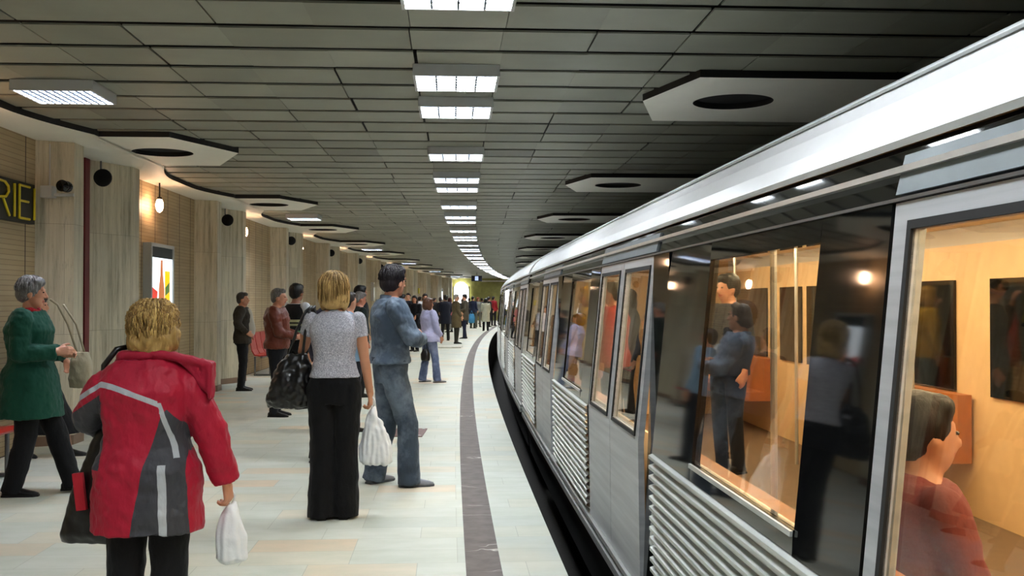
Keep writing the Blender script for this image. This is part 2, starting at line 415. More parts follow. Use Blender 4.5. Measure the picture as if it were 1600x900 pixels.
for s_ in cs:
    if s_ < 4.5: lab = 'square white ceiling light of the central row, overhead beside the photographer'
    elif v < 24: lab = 'lit square ceiling light, %s nearest in the central row' % ORD[v]; v += 1
    else: lab = 'lit square ceiling light far off where the central row bends away, past the twenty-fourth'
    lamp(s_, 0, lab, 'central row of ceiling lights')
v = 0
lamp(2.27, -3.13, 'added fill light with a lattice grille, unseen overhead, left of the photographer', 'ceiling lights near the left wall', LM2, ('housing', 'diffuser', 'lattice'))  # added out of view to brighten the left wall, floor and panels
for k in range(6):
    s_ = 8.37+12.2*k
    lamp(s_, -3.13, 'ceiling light with a lattice grille near the left wall, %s nearest' % ORD[k], 'ceiling lights near the left wall', LM2, ('housing', 'diffuser', 'lattice'))
# ---------------- hanging globe lamps ----------------
for k in range(-1, 10):
    s_ = 14.55+P*k-(.75 if k > 0 else 0)
    o = empty('wall_globe_lamp', WT(s_, -4.17, 3.155))
    b = MB(); b.tube([(0, 0, 0), (0, 0, -.2)], .011, 8); b.tube([(0, 0, -.2), (0, 0, -.235)], .03, 12); b.build('rod', M['black'], o)
    b = MB(); b.ell((0, 0, -.315), (.052, .052, .1)); b.build('globe', M['glow'], o, True)
    tag(o, 'glowing warm globe lamp hanging above the poster light box' if k == 0 else ('warm globe lamp on the wall beside the photographer' if k == -1 else 'warm globe lamp in the recess just beyond the %s marble double pillar' % ORD[k+1]), 'wall lamp', 'globe lamps in the wall recesses')
# ---------------- station sign ----------------
T = WT(10.3, DW+.02, 0)
o = empty('station_name_sign', T @ Matrix.Translation((0, 0, 2.29)))
b = MB(); b.box(0, .06, -1.5, .27, -.02, .38); b.build('board', plain('dark sign board', '14160f', .6), o)
b = MB(); y = .15; t = .022
def stroke(y0, z0, y1, z1): b.tube([(.072, y0, z0), (.072, y1, z1)], .013, 6)
stroke(.235, .02, .235, .34)
stroke(-.12, .02, -.12, .34); stroke(-.12, .34, .12, .34); stroke(-.12, .19, .09, .19); stroke(-.12, .02, .12, .02)
stroke(-.23, .02, -.23, .34)
stroke(-.58, .02, -.58, .34); b.tube([(.072, -.58, .34), (.072, -.44, .335), (.072, -.37, .30), (.072, -.36, .245), (.072, -.42, .195), (.072, -.58, .18)], .013, 6); stroke(-.48, .18, -.34, .02)
b.build('letters', M['yellow'], o)
tag(o, 'dark station name sign with yellow letters RIEI on the wall at far left', 'sign')
# ---------------- poster light boxes ----------------
def poster(s_, label, w=1.12, z0=.95, h=1.36, full=True):
    o = empty('poster_light_box', WT(s_, DW+.003, z0)); tag(o, label, 'poster')
    b = MB(); b.box(0, .12, 0, .05, 0, h); b.box(0, .12, w-.05, w, 0, h); b.box(0, .12, .05, w-.05, 0, .05); b.box(0, .12, .05, w-.05, h-.05, h); b.build('frame', M['housing'], o, bevel=.004)
    b = MB(); b.box(0, .1, .05, w-.05, h-.2, h-.05); b.build('header', plain('dark green header', '16241f', .5), o)
    b = MB(); b.box(.01, .1, .05, w-.05, .05, h-.2); q = b.build('poster', emis('backlit poster sheet', 'ccd9e2', 1.0), o)
    if full:
        def patch(pts, hx, x=.102, nm='artwork'):
            b = MB(); n = len(pts); b.add([(x, y, z) for y, z in pts]+[(.099, y, z) for y, z in pts], [tuple(range(n))]+[(i, n+i, n+(i+1) % n, (i+1) % n) for i in range(n)]); b.build(nm, emis('print '+hx, hx, .75), q)
        patch([(.70, .05), (.95, .05), (.95, .98), (.70, .98)], 'e0a80a')
        patch([(.40, .42), (.68, .42), (.67, .72), (.60, .92), (.58, 1.13), (.50, 1.13), (.48, .92), (.41, .72)], '9a5a30', .103)
        patch([(.06, .06), (.34, .06), (.40, .3), (.24, .5), (.06, .45)], '2d6b45', .1035)
        patch([(.36, .06), (.62, .06), (.66, .34), (.46, .4)], '4f8f7a', .103)
        patch([(.08, .52), (.3, .46), (.34, .68), (.1, .74)], 'b03424', .1045)
        patch([(.72, .62), (.92, .68), (.92, .82), (.72, .74)], '3b5a2c', .1045)
        patch([(.2, .5), (.3, .5), (.3, 1.1), (.25, 1.13), (.2, 1.1)], 'f4f6f8', .103)
    return o
poster(14.32, 'backlit poster light box with a brown bottle on the wall behind the red jacket woman')
poster(41.6, 'small white light box on the wall behind the man in denim', .9, 1.5, .75, False)
poster(70.4, 'narrow white light box far along the wall above the crowd', 1.0, 1.55, .8, False)
b = MB(); b.box(0, .05, 0, .5, 0, .3); o = b.build('yellow_sign', M['yellow'], None); o.matrix_world = WT(56.3, DW+.36, 1.9)
tag(o, 'small yellow sign on the far wall above the crowd', 'sign')
# ---------------- security camera and speakers ----------------
T = Matrix.Translation(W(10.87, -4.02, 2.62))
o = empty('security_camera', T); tag(o, 'white bracket security camera with dark round lens on the nearest pillar', 'security camera')
b = MB(); b.box(-.22, -.1, -.19, -.07, -.06, .06); b.tube([(-.16, -.1, .05), (-.16, -.1, .5)], .008, 6); b.tube([(-.1, -.13, -.03), (.1, -.12, -.03)], .018, 8); b.build('bracket', M['housing'], o, bevel=.006)
b = MB(); b.ell((.04, -.16, .05), (.06, .08, .06)); b.tube([(.04, -.2, .05), (.04, -.27, .05)], [.055, .06], 20); b.build('lens', M['blackgloss'], o, True)
for k, p in enumerate(PIER[1:7]):
    o = empty('loudspeaker', WT(p+1.5, -4.1, 2.93)); tag(o, 'black horn loudspeaker at the top of the pillar gap, %s from the left' % ORD[k], 'loudspeaker', 'loudspeakers on the pillars')
    b = MB(); b.tube([(0, -.2, 0), (0, -.17, 0), (0, -.06, 0), (0, .0, 0)], [.1, .105, .05, .04], 20); b.build('horn', M['black'], o, True)
    b = MB(); b.tube([(0, -.05, 0), (-.09, .02, .12), (-.09, .02, .22)], .012, 6); b.build('bracket', M['mgrey'], o)
# ---------------- red bench seats ----------------
def bench(s_, n, label):
    o = empty('platform_bench', WT(s_, DW+.1, 0)); tag(o, label, 'bench', 'red bench seats along the left wall')
    b = MB(); L = n*.52
    for y in (.15, L-.15):
        b.tube([(.12, y, 0), (.12, y, .38)], .02, 8); b.tube([(.42, y, 0), (.42, y, .38)], .02, 8); b.tube([(.1, y, .02), (.45, y, .02)], .018, 8)
    b.tube([(.27, .02, .38), (.27, L-.02, .38)], .025, 8); b.build('frame', M['mgrey'], o)
    for i in range(n):
        y0 = i*.52+.02; y1 = y0+.47; b = MB(); pr = [(.5, .41), (.44, .43), (.25, .41), (.14, .43), (.09, .52), (.05, .72), (.03, .86)]
        vs = []; m = len(pr)
        for y in (y0, y1):
            for x, z in pr: vs += [(x, y, z), (x-.012, y, z-.02)]
        fs = []
        for j in range(m-1):
            a = 2*j; c = 2*m+2*j; fs += [(a, a+2, c+2, c), (a+1, c+1, c+3, a+3), (a, a+1, a+3, a+2), (c, c+2, c+3, c+1)]
        fs += [(0, 2*m, 2*m+1, 1), (2*m-2, 2*m-1, 4*m-1, 4*m-2)]
        b.add(vs, fs); b.build('seat_shell', M['red'], o)
bench(7.55, 3, 'red plastic bench seats at the left edge behind the woman in green')
bench(20.5, 4, 'red plastic bench seats behind the man in the leather jacket')
bench(26.9, 4, 'red plastic bench seats farther along the wall behind the waiting people')
# ---------------- floor hatches ----------------
T = WT(11.7, -.0, 0)
def fl(px, py): Z = 2400/(py-470); return Vector(((px-800)/1600*Z, Z, 0))
b = MB(); a = fl(634, 676); b.box(a.x-.2, a.x+.22, a.y-.35, a.y+.35, .0, .008)
o = b.build('floor_hatch', plain('worn reddish brown metal', '6b4a45', .5), None, bevel=.003)
tag(o, 'reddish brown metal hatch plate in the floor behind the man in denim', 'floor hatch')
b = MB()
for x in (a.x-.16, a.x+.18):
    for y in (a.y-.29, a.y+.29): b.tube([(x, y, .008), (x, y, .012)], .018, 10)
b.build('bolts', M['rail'], o)
b = MB(); a = fl(704, 543); b.box(a.x-.36, a.x+.36, a.y-.5, a.y+.5, 0, .05); o = b.build('floor_grating', plain('pale stone slab', 'c9c8bd', .5), None, bevel=.005)
tag(o, 'low pale raised slab on the floor in front of the man in the long coat', 'floor slab')
# ---------------- lit exit opening at the far end ----------------
T = WT(SE-.06, 0)
o = empty('lit_exit_opening', T @ Matrix.Translation((-3.6, -.3, 0))); tag(o, 'bright white arched exit opening at the far end of the platform', 'exit opening')
b = MB(); pts = [(-.55, 1.2), (.55, 1.2), (.55, 2.3), (.45, 2.65), (.2, 2.9), (-.1, 2.95), (-.4, 2.8), (-.55, 2.45)]; n = len(pts)
b.add([(x, 0, z) for x, z in pts]+[(x, .2, z) for x, z in pts], [tuple(range(n)), tuple(range(2*n-1, n-1, -1))]+[(i, n+i, n+(i+1) % n, (i+1) % n) for i in range(n)])
b.build('lit_panel', emis('bright daylight panel', 'ffffff', 4), o)
b = MB(); b.box(-.6, -.1, -.05, .0, 1.0, 1.25); b.build('red_sign', emis('lit red sign', 'd02818', .8), o)
b = MB(); b.box(-.62, -.56, -.02, .25, 0, 2.6); b.box(.56, .62, -.02, .25, 0, 2.6); b.build('jambs', M['mgrey'], o)
o = empty('platform_clock', WT(62, -1.1, 2.88)); tag(o, 'dark blue hanging clock box below the ceiling at the far end', 'clock')
b = MB(); b.box(-.32, .32, -.1, .1, -.2, .14); b.build('case', plain('navy case', '1a2238', .4), o, bevel=.01)
b = MB(); b.box(-.1, .1, -.104, -.1, -.15, .1); b.build('display', emis('pale display', '9fb0d8', .6), o)
b = MB(); b.tube([(0, 0, .14), (0, 0, .33)], .02, 6); b.build('hanger', M['mgrey'], o)
# ---------------- the train ----------------
M['hdr'] = plain('grey blue header steel', '6a7174', .4, .2)
def sd(z):
    K = [(-.5, .99), (-.02, .92), (.08, .885), (.83, .875), (1.72, .965), (1.86, 1.0)]
    for (a, x), (c, y) in zip(K, K[1:]):
        if z <= c: return x+(y-x)*(z-a)/(c-a)
    return 1.0
def panel(b, s0, s1, z0, z1, off=0.0, th=.03, mi=0, step=1.2):    # closed slab lying on the leaning car side
    pts = [(sd(z0)+off, z0), (sd(z1)+off, z1), (sd(z1)+off+th, z1), (sd(z0)+off+th, z0)]
    zz = (.08, .83)
    n = max(1, int(math.ceil((s1-s0)/step))); vs = []; fs = []
    for i in range(n+1):
        q = s0+(s1-s0)*i/n; vs += [W(q, d, z) for d, z in pts]
    for i in range(n):
        a = 4*i
        for k in range(4): fs.append((a+k, a+(k+1) % 4, a+4+(k+1) % 4, a+4+k))
    fs.append((3, 2, 1, 0)); fs.append(tuple(4*n+k for k in range(4)))
    b.add(vs, fs, mi)
def frame(b, s0, s1, z0, z1, a0, a1, b0, b1, off, th=.03):        # panel with a rectangular opening
    panel(b, s0, a0, z0, z1, off, th); panel(b, a1, s1, z0, z1, off, th)
    panel(b, a0, a1, z0, b0, off, th); panel(b, a0, a1, b1, z1, off, th)
def ribs(b, s0, s1):
    pts = []; z = .1; n = 15; h = (.8-.1)/n
    for i in range(n):
        z = .1+i*h
        pts += [(sd(z)+.012, z), (sd(z)+.012, z+h*.28), (sd(z)-.014, z+h*.5), (sd(z)-.014, z+h*.82)]
    pts.append((sd(.8)+.012, .8))
    b.prof(pts, s0, s1)
def car(s0, nm, label, gapend=.42):
    L = nm*4.5; s1 = s0+L
    o = empty('train_car', Matrix.Translation(W(s0+L/2, 2.38, -.9)))
    inv = o.matrix_world.inverted()
    def fin(b, name, mat, parent=None, smooth=False, bevel=0):
        b.v = [tuple(inv @ Vector(v)) for v in b.v]; return b.build(name, mat, parent or o, smooth, bevel)
    a0 = s0+.02; a1 = s1-gapend
    roof = [(1.0, 1.862), (.985, 1.875), (1.01, 1.93), (1.06, 2.0), (1.14, 2.075), (1.25, 2.145), (1.42, 2.22), (1.65, 2.29), (2.0, 2.345), (2.38, 2.36)]
    full = roof+[(4.76-d, z) for d, z in roof[::-1][1:]]
    b = MB(); b.prof(full, a0, a1, step=.9)
    m = len(full)
    b.add([W(a0, d, z) for d, z in full], [tuple(range(m))]); b.add([W(a1, d, z) for d, z in full], [tuple(range(m))[::-1]])
    fin(b, 'roof', M['roof'], smooth=False)
    b = MB(); b.prof([(1.125, 2.068), (1.118, 2.073), (1.122, 2.079), (1.135, 2.08)], a0, a1); fin(b, 'roof_seam', M['housing'])
    # underframe, threshold rail
    b = MB(); b.cbox(a0, a1, 1.0, 3.76, -.5, -.06); b.prof([(.985, -.5), (.93, -.03), (1.0, -.03)], a0, a1)
    fin(b, 'underframe', M['under'])
    for (z0, z1, dd, mat) in ((-.025, .02, .865, M['rail']), (.045, .075, .872, M['rail'])):
        b = MB(); b.cbox(a0, a1, dd, dd+.1, z0, z1); fin(b, 'sill_rail', mat)
    b = MB(); panel(b, a0, a1, .02, .045, .02); fin(b, 'sill_groove', M['under'])
    # header
    b = MB(); panel(b, a0, a1, 1.725, 1.862, .012, .03); fin(b, 'header', M['blackgloss'])
    b = MB(); b.cbox(a0, a1, sd(1.8)-.012, sd(1.8)+.011, 1.795, 1.81); fin(b, 'gutter_rail', M['rail'])
    b = MB(); b.cbox(a0, a1, sd(1.735)-.004, sd(1.735)+.011, 1.728, 1.736); fin(b, 'gutter_rail', M['mgrey'])
    for k in range(nm):
        u = s0+4.5*k
        e = a1 if k == nm-1 else u+4.5
        # doors: two leaves each
        for j in range(2):
            q = u+.9*j+.005; r = q+.89
            b = MB(); panel(b, q, r, .08, .8, .006, .03); frame(b, q, r, .8, 1.725, q+.1, r-.1, .84, 1.66, .006, .03)
            dr = fin(b, 'door', M['door'])
            b = MB(); panel(b, q+.1, r-.1, .84, 1.66, .018, .006); fin(b, 'door_glass', M['glass'], dr)
            dr_inv = None
            b = MB()
            for (x0, x1, z0, z1) in ((q+.08, q+.1, .82, 1.68), (r-.1, r-.08, .82, 1.68), (q+.1, r-.1, .82, .84), (q+.1, r-.1, 1.66, 1.68)): panel(b, x0, x1, z0, z1, .0, .012)
            fin(b, 'door_gasket', M['black'], dr)
        b = MB(); panel(b, u, u+1.8, 1.745, 1.838, .002, .012); fin(b, 'door_header', M['hdr'])
        # ribbed side with window
        b = MB(); ribs(b, u+1.83, u+4.15); fin(b, 'ribbed_panel', M['steel'])
        q0, q1 = u+2.25, u+3.42
        b = MB(); frame(b, u+1.81, u+4.15, .8, 1.725, q0, q1, .87, 1.66, .004, .035); fin(b, 'window_surround', M['blackgloss'])
        b = MB(); panel(b, q0, q1, .87, 1.66, .014, .006); wn = fin(b, 'window_glass', M['glass'])
        b = MB()
        for (x0, x1, z0, z1) in ((q0, q1, .852, .868),): panel(b, x0, x1, z0, z1, -.004, .008)
        fin(b, 'window_sill', M['rail'])
        b = MB(); panel(b, u+4.15, min(u+4.5, e), .02, 1.725, -.004, .05); fin(b, 'door_pillar', M['blackgloss']); b = MB(); panel(b, u+1.795, u+1.83, .02, .8, -.002, .05); fin(b, 'door_edge', M['black'])
    # interior
    b = MB(); b.cbox(a0, a1, 1.0, 1.015, -.01, .8); fin(b, 'interior_liner', M['cab'])
    b = MB(); b.cbox(a0, a1, 1.045, 1.06, 1.70, 1.97); fin(b, 'interior_cove', M['cab'])
    b = MB(); b.cbox(a0, a1, 1.02, 3.74, -.055, -.01); fin(b, 'interior_floor', M['cabfloor'])
    b = MB(); b.cbox(a0, a1, 1.12, 3.64, 2.03, 2.045); fin(b, 'interior_ceiling', M['cabceil'])
    b = MB(); b.cbox(a0, a1, 3.62, 3.76, -.01, 1.9, step=1.5)
    fin(b, 'interior_wall', M['cab'])
    for k in range(nm):
        u = s0+4.5*k
        b = MB(); b.cbox(u+2.2, u+3.5, 3.6, 3.619, .85, 1.65); b.cbox(u+.12, u+.82, 3.6, 3.619, .85, 1.65); b.cbox(u+1.0, u+1.7, 3.6, 3.619, .85, 1.65)
        fin(b, 'far_window', M['blackgloss'])
        b = MB(); b.cbox(u+1.95, u+4.2, 3.2, 3.6, .36, .46); b.cbox(u+1.95, u+4.2, 3.5, 3.6, .46, .84); fin(b, 'seat_row', M['seatb'])
        b = MB(); b.cbox(u+1.95, u+4.2, 1.06, 1.5, .36, .46); b.cbox(u+1.95, u+4.2, 1.02, 1.1, .46, .8); fin(b, 'seat_row', M['seatb'])
        for q, dd in ((u+1.9, 1.5), (u+4.3, 1.5), (u+1.9, 3.15), (u+4.3, 3.15)):
            b = MB(); b.tube([W(q, dd, -.01), W(q, dd, 2.03)], .017, 8); fin(b, 'grab_pole', M['rail'])
    for dd in (1.75, 2.75):
        b = MB()
        q = a0+.1
        while q < a1-1.3: b.cbox(q, q+1.22, dd, dd+.14, 1.995, 2.029, step=2); q += 1.36
        fin(b, 'strip_light', M['warm'])
    for q in (a0+.01, a1-.03):
        b = MB(); b.cbox(q, q+.02, 1.12, 3.64, -.01, 2.03); fin(b, 'end_wall', M['cab'])
    b = MB(); b.cbox(a1, s1, 1.15, 3.6, -.3, 2.1); fin(b, 'gangway_bellows', M['black'])
    tag(o, label, 'train car', 'cars of the metro train')
car(-3.99, 4, 'nearest metro car with white roof and ribbed steel side, filling the right of the view')
car(14.01, 4, 'second metro car, behind the nearest one')
car(32.01, 4, 'third metro car, where the train bends out of sight')
car(50.01, 4, 'fourth metro car at the hidden far end of the train')
# ---------------- people ----------------
SK = 'c98f70'
def skin(hx):
    n = N('skin '+hx); c = S(hx)
    f = n.n('ShaderNodeAttribute'); f.attribute_name = 'lip'
    v = n.noise(n.coord(), 14, 4)
    k = n.ramp(v, [(.3, tuple(x*.9 for x in c[:3])+(1,)), (.7, c)])
    k = n.mix(n.ramp(f.outputs['Fac'], [(.48, (0, 0, 0, 1)), (.52, (1, 1, 1, 1))]), k, tuple((c[0]*.75, c[1]*.4, c[2]*.4))+(1,))
    n.b.inputs['Subsurface Weight'].default_value = .08; n.b.inputs['Subsurface Radius'].default_value = (.01, .004, .002)
    return n.set(k, .5)
SKM = {}
def skm(h):
    if h not in SKM: SKM[h] = skin(h)
    return SKM[h]
def cloth(hx, rough=.85, weave=120, kind='plain', hx2=None):
    n = N('cloth '+hx+' '+kind); c = S(hx)
    v = n.noise(n.coord(), 6, 5); col = n.ramp(v, [(.3, tuple(x*.84 for x in c[:3])+(1,)), (.7, c)])
    if kind == 'speckle':
        q = n.noise(n.coord('Object', (1, 1, .6)), 170, 3, .7); col = n.mix(n.ramp(q, [(.42, (0, 0, 0, 1)), (.62, (1, 1, 1, 1))]), S(hx2), col)
    if kind == 'denim':
        q = n.noise(n.coord(), 3.5, 5, .65); col = n.mix(n.ramp(q, [(.44, (0, 0, 0, 1)), (.64, (.9, .9, .9, 1))]), col, S(hx2))
    if kind == 'bands':
        sp = n.n('ShaderNodeSeparateXYZ'); tc = n.n('ShaderNodeTexCoord'); n.l(tc.outputs['Object'], sp.inputs[0]); z = sp.outputs[2]
        for (a, b_, cc) in hx2:
            m = n.math('MULTIPLY', n.math('GREATER_THAN', z, a), n.math('LESS_THAN', z, b_)); col = n.mix(m, col, S(cc))
    if kind == 'masks':           # hx2: list of (attribute, colour)
        for at, cc in hx2:
            f = n.n('ShaderNodeAttribute'); f.attribute_name = at
            m = n.math('GREATER_THAN', f.outputs['Fac'], 0.0); col = n.mix(m, col, S(cc))
    h = n.noise(n.coord('Object', (1, 1, .55)), 13, 4, .55); n.bump(h, .5, .025)
    m = n.set(col, rough, 0, .25); n.b.inputs['Sheen Weight'].default_value = .05
    return m
CM = {}
def cm(h, *a, **k):
    key = (h, str(a), str(k))
    if key not in CM: CM[key] = cloth(h, *a, **k)
    return CM[key]
def hairm(hx, hx2=None):
    key = 'hair'+hx
    if key in CM: return CM[key]
    n = N('hair '+hx); v = n.noise(n.coord('Object', (22, 22, 3)), 2.6, 5, .7); g = n.n('ShaderNodeNewGeometry')
    col = n.ramp(v, [(.32, tuple(x*.55 for x in S(hx)[:3])+(1,)), (.52, S(hx)), (.7, S(hx2 or hx))])
    col = n.mix(n.ramp(g.outputs['Random Per Island'], [(0, (0, 0, 0, 1)), (.5, (.15, .15, .15, 1)), (1, (.85, .85, .85, 1))]), col, S(hx2 or hx))
    n.bump(v, .6, .01); CM[key] = n.set(col, .45, 0, .35); return CM[key]
def voxel(mb, name, size, mat, parent, it=3, disp=None, attrs=None, cut=None):
    me = mb.mesh(name+'_src', mat); t = bpy.data.objects.new('tmp', me); C.objects.link(t)
    r = t.modifiers.new('r', 'REMESH'); r.mode = 'VOXEL'; r.voxel_size = size; r.adaptivity = 0; r.use_smooth_shade = True
    if it: q = t.modifiers.new('s', 'SMOOTH'); q.factor = .5; q.iterations = it
    dg = bpy.context.evaluated_depsgraph_get(); ev = t.evaluated_get(dg)
    nm = bpy.data.meshes.new_from_object(ev); nm.name = name
    bpy.data.objects.remove(t); bpy.data.meshes.remove(me)
    if not nm.materials: nm.materials.append(mat)
    n = len(nm.vertices); nr = [v.normal.copy() for v in nm.vertices]
    if disp:
        for i, v in enumerate(nm.vertices): v.co += nr[i]*disp(v.co)
    if attrs:
        for an, fn in attrs.items():
            a = nm.attributes.new(an, 'FLOAT', 'POINT'); a.data.foreach_set('value', [fn(v.co) for v in nm.vertices])
    nm.polygons.foreach_set('use_smooth', [True]*len(nm.polygons)); nm.update()
    o = bpy.data.objects.new(name, nm); C.objects.link(o); o.parent = parent
    return o
def V(*a): return Vector(a)
def hand(b, wr, d, nrm, right, curl=.5, k=1.0, fine=True, sp=1.0):
    d = Vector(d).normalized(); nrm = Vector(nrm); nrm = (nrm-d*nrm.dot(d)).normalized()
    th = d.cross(nrm) if right else nrm.cross(d); wr = Vector(wr)
    for i, (o, L, r) in enumerate(((.029, .092, .011), (.010, .098, .0115), (-.010, .093, .011), (-.028, .084, .010))):
        kn = wr+d*L*.88*k+th*o*k*sp
        b.cone(wr+th*o*.7*k, .017*k, kn, .013*k, 10)
        if fine:
            fl_ = (.072, .080, .074, .058)[i]*k; p = kn; dirv = d.copy(); a = 0
            for j, f in enumerate((.45, .32, .25)):
                a += curl*(.55, .75, .6)[j]; dv = d*math.cos(a)+nrm*math.sin(a); q = p+dv*fl_*f
                b.cone(p, (.0098-.0008*j)*k, q, (.0090-.0008*j)*k, 10); p = q
        else: b.cone(kn, .012*k, kn+(d*math.cos(curl)+nrm*math.sin(curl))*.07*k, .009*k, 8)
    t0 = wr+d*.022*k+th*.026*k; t1 = t0+(d*.62+th*.7+nrm*.25)*.04*k; t2 = t1+(d*.85+th*.3+nrm*.4)*.032*k; t3 = t2+(d*.9+nrm*.35)*.026*k
    b.cone(t0, .016*k, t1, .012*k, 10); b.cone(t1, .0115*k, t2, .0105*k, 10); b.cone(t2, .0105*k, t3, .0085*k, 10)
NEUT = dict(hipL=(-.09, 0, .90), kneeL=(-.10, .015, .48), ankL=(-.10, -.02, .085), hipR=(.09, 0, .90), kneeR=(.10, .015, .48), ankR=(.10, -.02, .085),
            shL=(-.175, -.01, 1.395), elbL=(-.23, -.03, 1.12), wriL=(-.235, .03, .88), shR=(.175, -.01, 1.395), elbR=(.23, -.03, 1.12), wriR=(.235, .03, .88),
            handL=((0, .1, -1), (1, 0, 0), .5), handR=((0, .1, -1), (-1, 0, 0), .5), toeL=(-.1, 1, 0), toeR=(.1, 1, 0), head=(0, .01, 1.575), heading=(0, 0))
def person(pos, face, H, label, pose=None, fem=False, skinc=SK, hair=('short', '20160f', None), top=None, bottom=None, shoes='17130f', q=1, name='person', extra=None, wide=1.0, lift=0.0):
    """face: direction in degrees, 0 = away from camera (+y), -90 = to the right (+x)"""
    J = dict(NEUT); J.update(pose or {})
    k = H/1.70; vs = {1: .0065, 2: .011, 3: .017, 4: .022}[q]
    o = empty(name, Matrix.Translation((pos[0], pos[1], pos[2] if len(pos) > 2 else 0)) @ Matrix.Rotation(math.radians(face), 4, 'Z') @ Matrix.Scale(k, 4))
    tag(o, label, 'person')
    g = {a: Vector(v) if isinstance(v, tuple) and len(v) == 3 and not isinstance(v[0], tuple) else v for a, v in J.items()}
    def m_(a, c, t): return a+(c-a)*t
    sw = 1.0 if not fem else .93
    shc = (g['shL']+g['shR'])/2; hc = (g['hipL']+g['hipR'])/2
    def ring(z, rx, ry, y=0.0):                      # torso axis from hips to shoulders
        t = (z-.9)/.495; c = m_(hc, shc, t); return (c.x, c.y+y, z, rx, ry)
    def torso(off=0, z0=.86, z1=1.45, hemx=0, hemy=0, bel=0):
        base = [(.86, .165, .115), (.95, .165, .118), (1.05, .14, .105), (1.12, .132, .1), (1.22, .15, .112), (1.32, .165, .115), (1.38, .165, .1), (1.42, .12, .08), (1.455, .07, .065), (1.47, .06, .055)]
        if fem: base = [(.86, .172, .12), (.95, .168, .12), (1.04, .135, .1), (1.12, .125, .095), (1.22, .142, .112), (1.30, .15, .118), (1.37, .15, .095), (1.415, .11, .075), (1.45, .062, .058), (1.47, .052, .05)]
        R = []
        def at(z):
            if z <= base[0][0]: return base[0][1:]
            for p0, p1 in zip(base, base[1:]):
                if z <= p1[0]:
                    t = (z-p0[0])/(p1[0]-p0[0]); return (p0[1]+(p1[1]-p0[1])*t, p0[2]+(p1[2]-p0[2])*t)
            return base[-1][1:]
        n = 16
        for i in range(n+1):
            z = z0+(z1-z0)*i/n; rx, ry = at(z); h = max(0, (1.12-z)/max(.01, 1.12-z0)) if z < 1.12 else 0
            bb = bel*math.exp(-((z-1.08)/.13)**2)
            R.append(ring(z, rx*wide+off+hemx*h, ry*wide+off+hemy*h+bb, bb*.7))
        return R
    # ---- body: one continuous surface ----
    b = MB(); b.loft([(x, y, z, rx-max(0, .99-z)*.35, ry-max(0, .99-z)*.2) for (x, y, z, rx, ry) in torso(-.004, .84, 1.46)], 28)
    for s_ in 'LR':
        b.cone(g['hip'+s_]+V(0, 0, -.02), .078, g['knee'+s_], .053); b.cone(g['knee'+s_], .053, m_(g['knee'+s_], g['ank'+s_], .35), .054); b.cone(m_(g['knee'+s_], g['ank'+s_], .3), .053, g['ank'+s_], .036)
        td = Vector(g['toe'+s_]).normalized(); a = g['ank'+s_]; b.cone(a+V(0, 0, -.035)-td*.02, .032, a+td*.1+V(0, 0, -.058), .016)
        ar = .043 if fem else .05
        b.cone(g['sh'+s_], ar+.008, g['elb'+s_], ar-.009); b.cone(g['elb'+s_], ar-.008, m_(g['elb'+s_], g['wri'+s_], .35), ar-.009); b.cone(m_(g['elb'+s_], g['wri'+s_], .3), ar-.01, g['wri'+s_], .025)
        hd, hn, cu = J['hand'+s_]; hand(b, g['wri'+s_], hd, hn, s_ == 'R', cu, .93 if fem else 1.0, q < 4)
    hp = g['head']; yaw, pit = J['heading']
    HM = Matrix.Translation(hp) @ Matrix.Rotation(math.radians(yaw), 4, 'Z') @ Matrix.Rotation(math.radians(pit), 4, 'X'); HR = HM.to_3x3()
    def hpnt(x, y, z): return HM @ V(x, y, z)
    b.cone(m_(hc, shc, 1.04)+V(0, -.005, .01), .058 if not fem else .05, hpnt(0, -.02, -.05), .052 if not fem else .045)
    E = lambda c, r: b.ell(hpnt(*c), r, HR, 20, 14)
    E((0, -.012, .025), (.074, .094, .098)); E((0, .022, -.045), (.057, .062, .07)); E((0, .055, -.085), (.028, .026, .022)); E((0, .035, .0), (.062, .055, .06))
    E((-.077, -.005, -.012), (.011, .02, .031)); E((.077, -.005, -.012), (.011, .02, .031))
    b.cone(hpnt(0, .084, .022), .008, hpnt(0, .106, -.022), .0125, 10); E((-.013, .094, -.026), (.009, .01, .008)); E((.013, .094, -.026), (.009, .01, .008))
    E((0, .084, -.052), (.022, .009, .006)); E((0, .082, -.062), (.02, .009, .006)); E((-.03, .078, .034), (.024, .01, .007)); E((.03, .078, .034), (.024, .01, .007))
    HI = HM.inverted()
    def lip(co): p = HI @ co; return 1 if (abs(p.x) < .024 and p.y > .08 and -.07 < p.z < -.046) else 0
    voxel(b, 'body', vs if q > 1 else .0055, skm(skinc), o, 2, None, {'lip': lip} if q < 4 else None)
    if q < 4:
        b = MB()
        for x in (-.03, .03): b.ell(hpnt(x, .0835, .014), (.013, .007, .006), HR, 10, 8)
        b.build('eyes', plain('eye', '241d18', .2) if 'eye' not in CM else CM['eye'], o, True)
    # ---- hair ----
    ht, h1, h2 = hair; hm = hairm(h1, h2)
    if ht != 'none':
        b = MB(); E = lambda c, r: b.ell(hpnt(*c), r, HR, 22, 16)
        if ht in ('short', 'thick'):
            e = .006 if ht == 'short' else .016
            E((0, -.028, .04), (.076+e, .088+e, .088+e)); E((0, -.055, -.005), (.068+e*.8, .055+e, .075)); E((0, .03, .09), (.058+e, .055, .036+e*.6))
            E((-.066, -.012, .02), (.016, .03, .04)); E((.066, -.012, .02), (.016, .03, .04))
        if ht == 'bob':
            E((0, -.022, .045), (.098, .105, .094)); E((0, -.055, -.03), (.1, .08, .095)); E((-.07, -.02, -.03), (.04, .065, .1)); E((.07, -.02, -.03), (.04, .065, .1)); E((0, .045, .085), (.07, .05, .04))
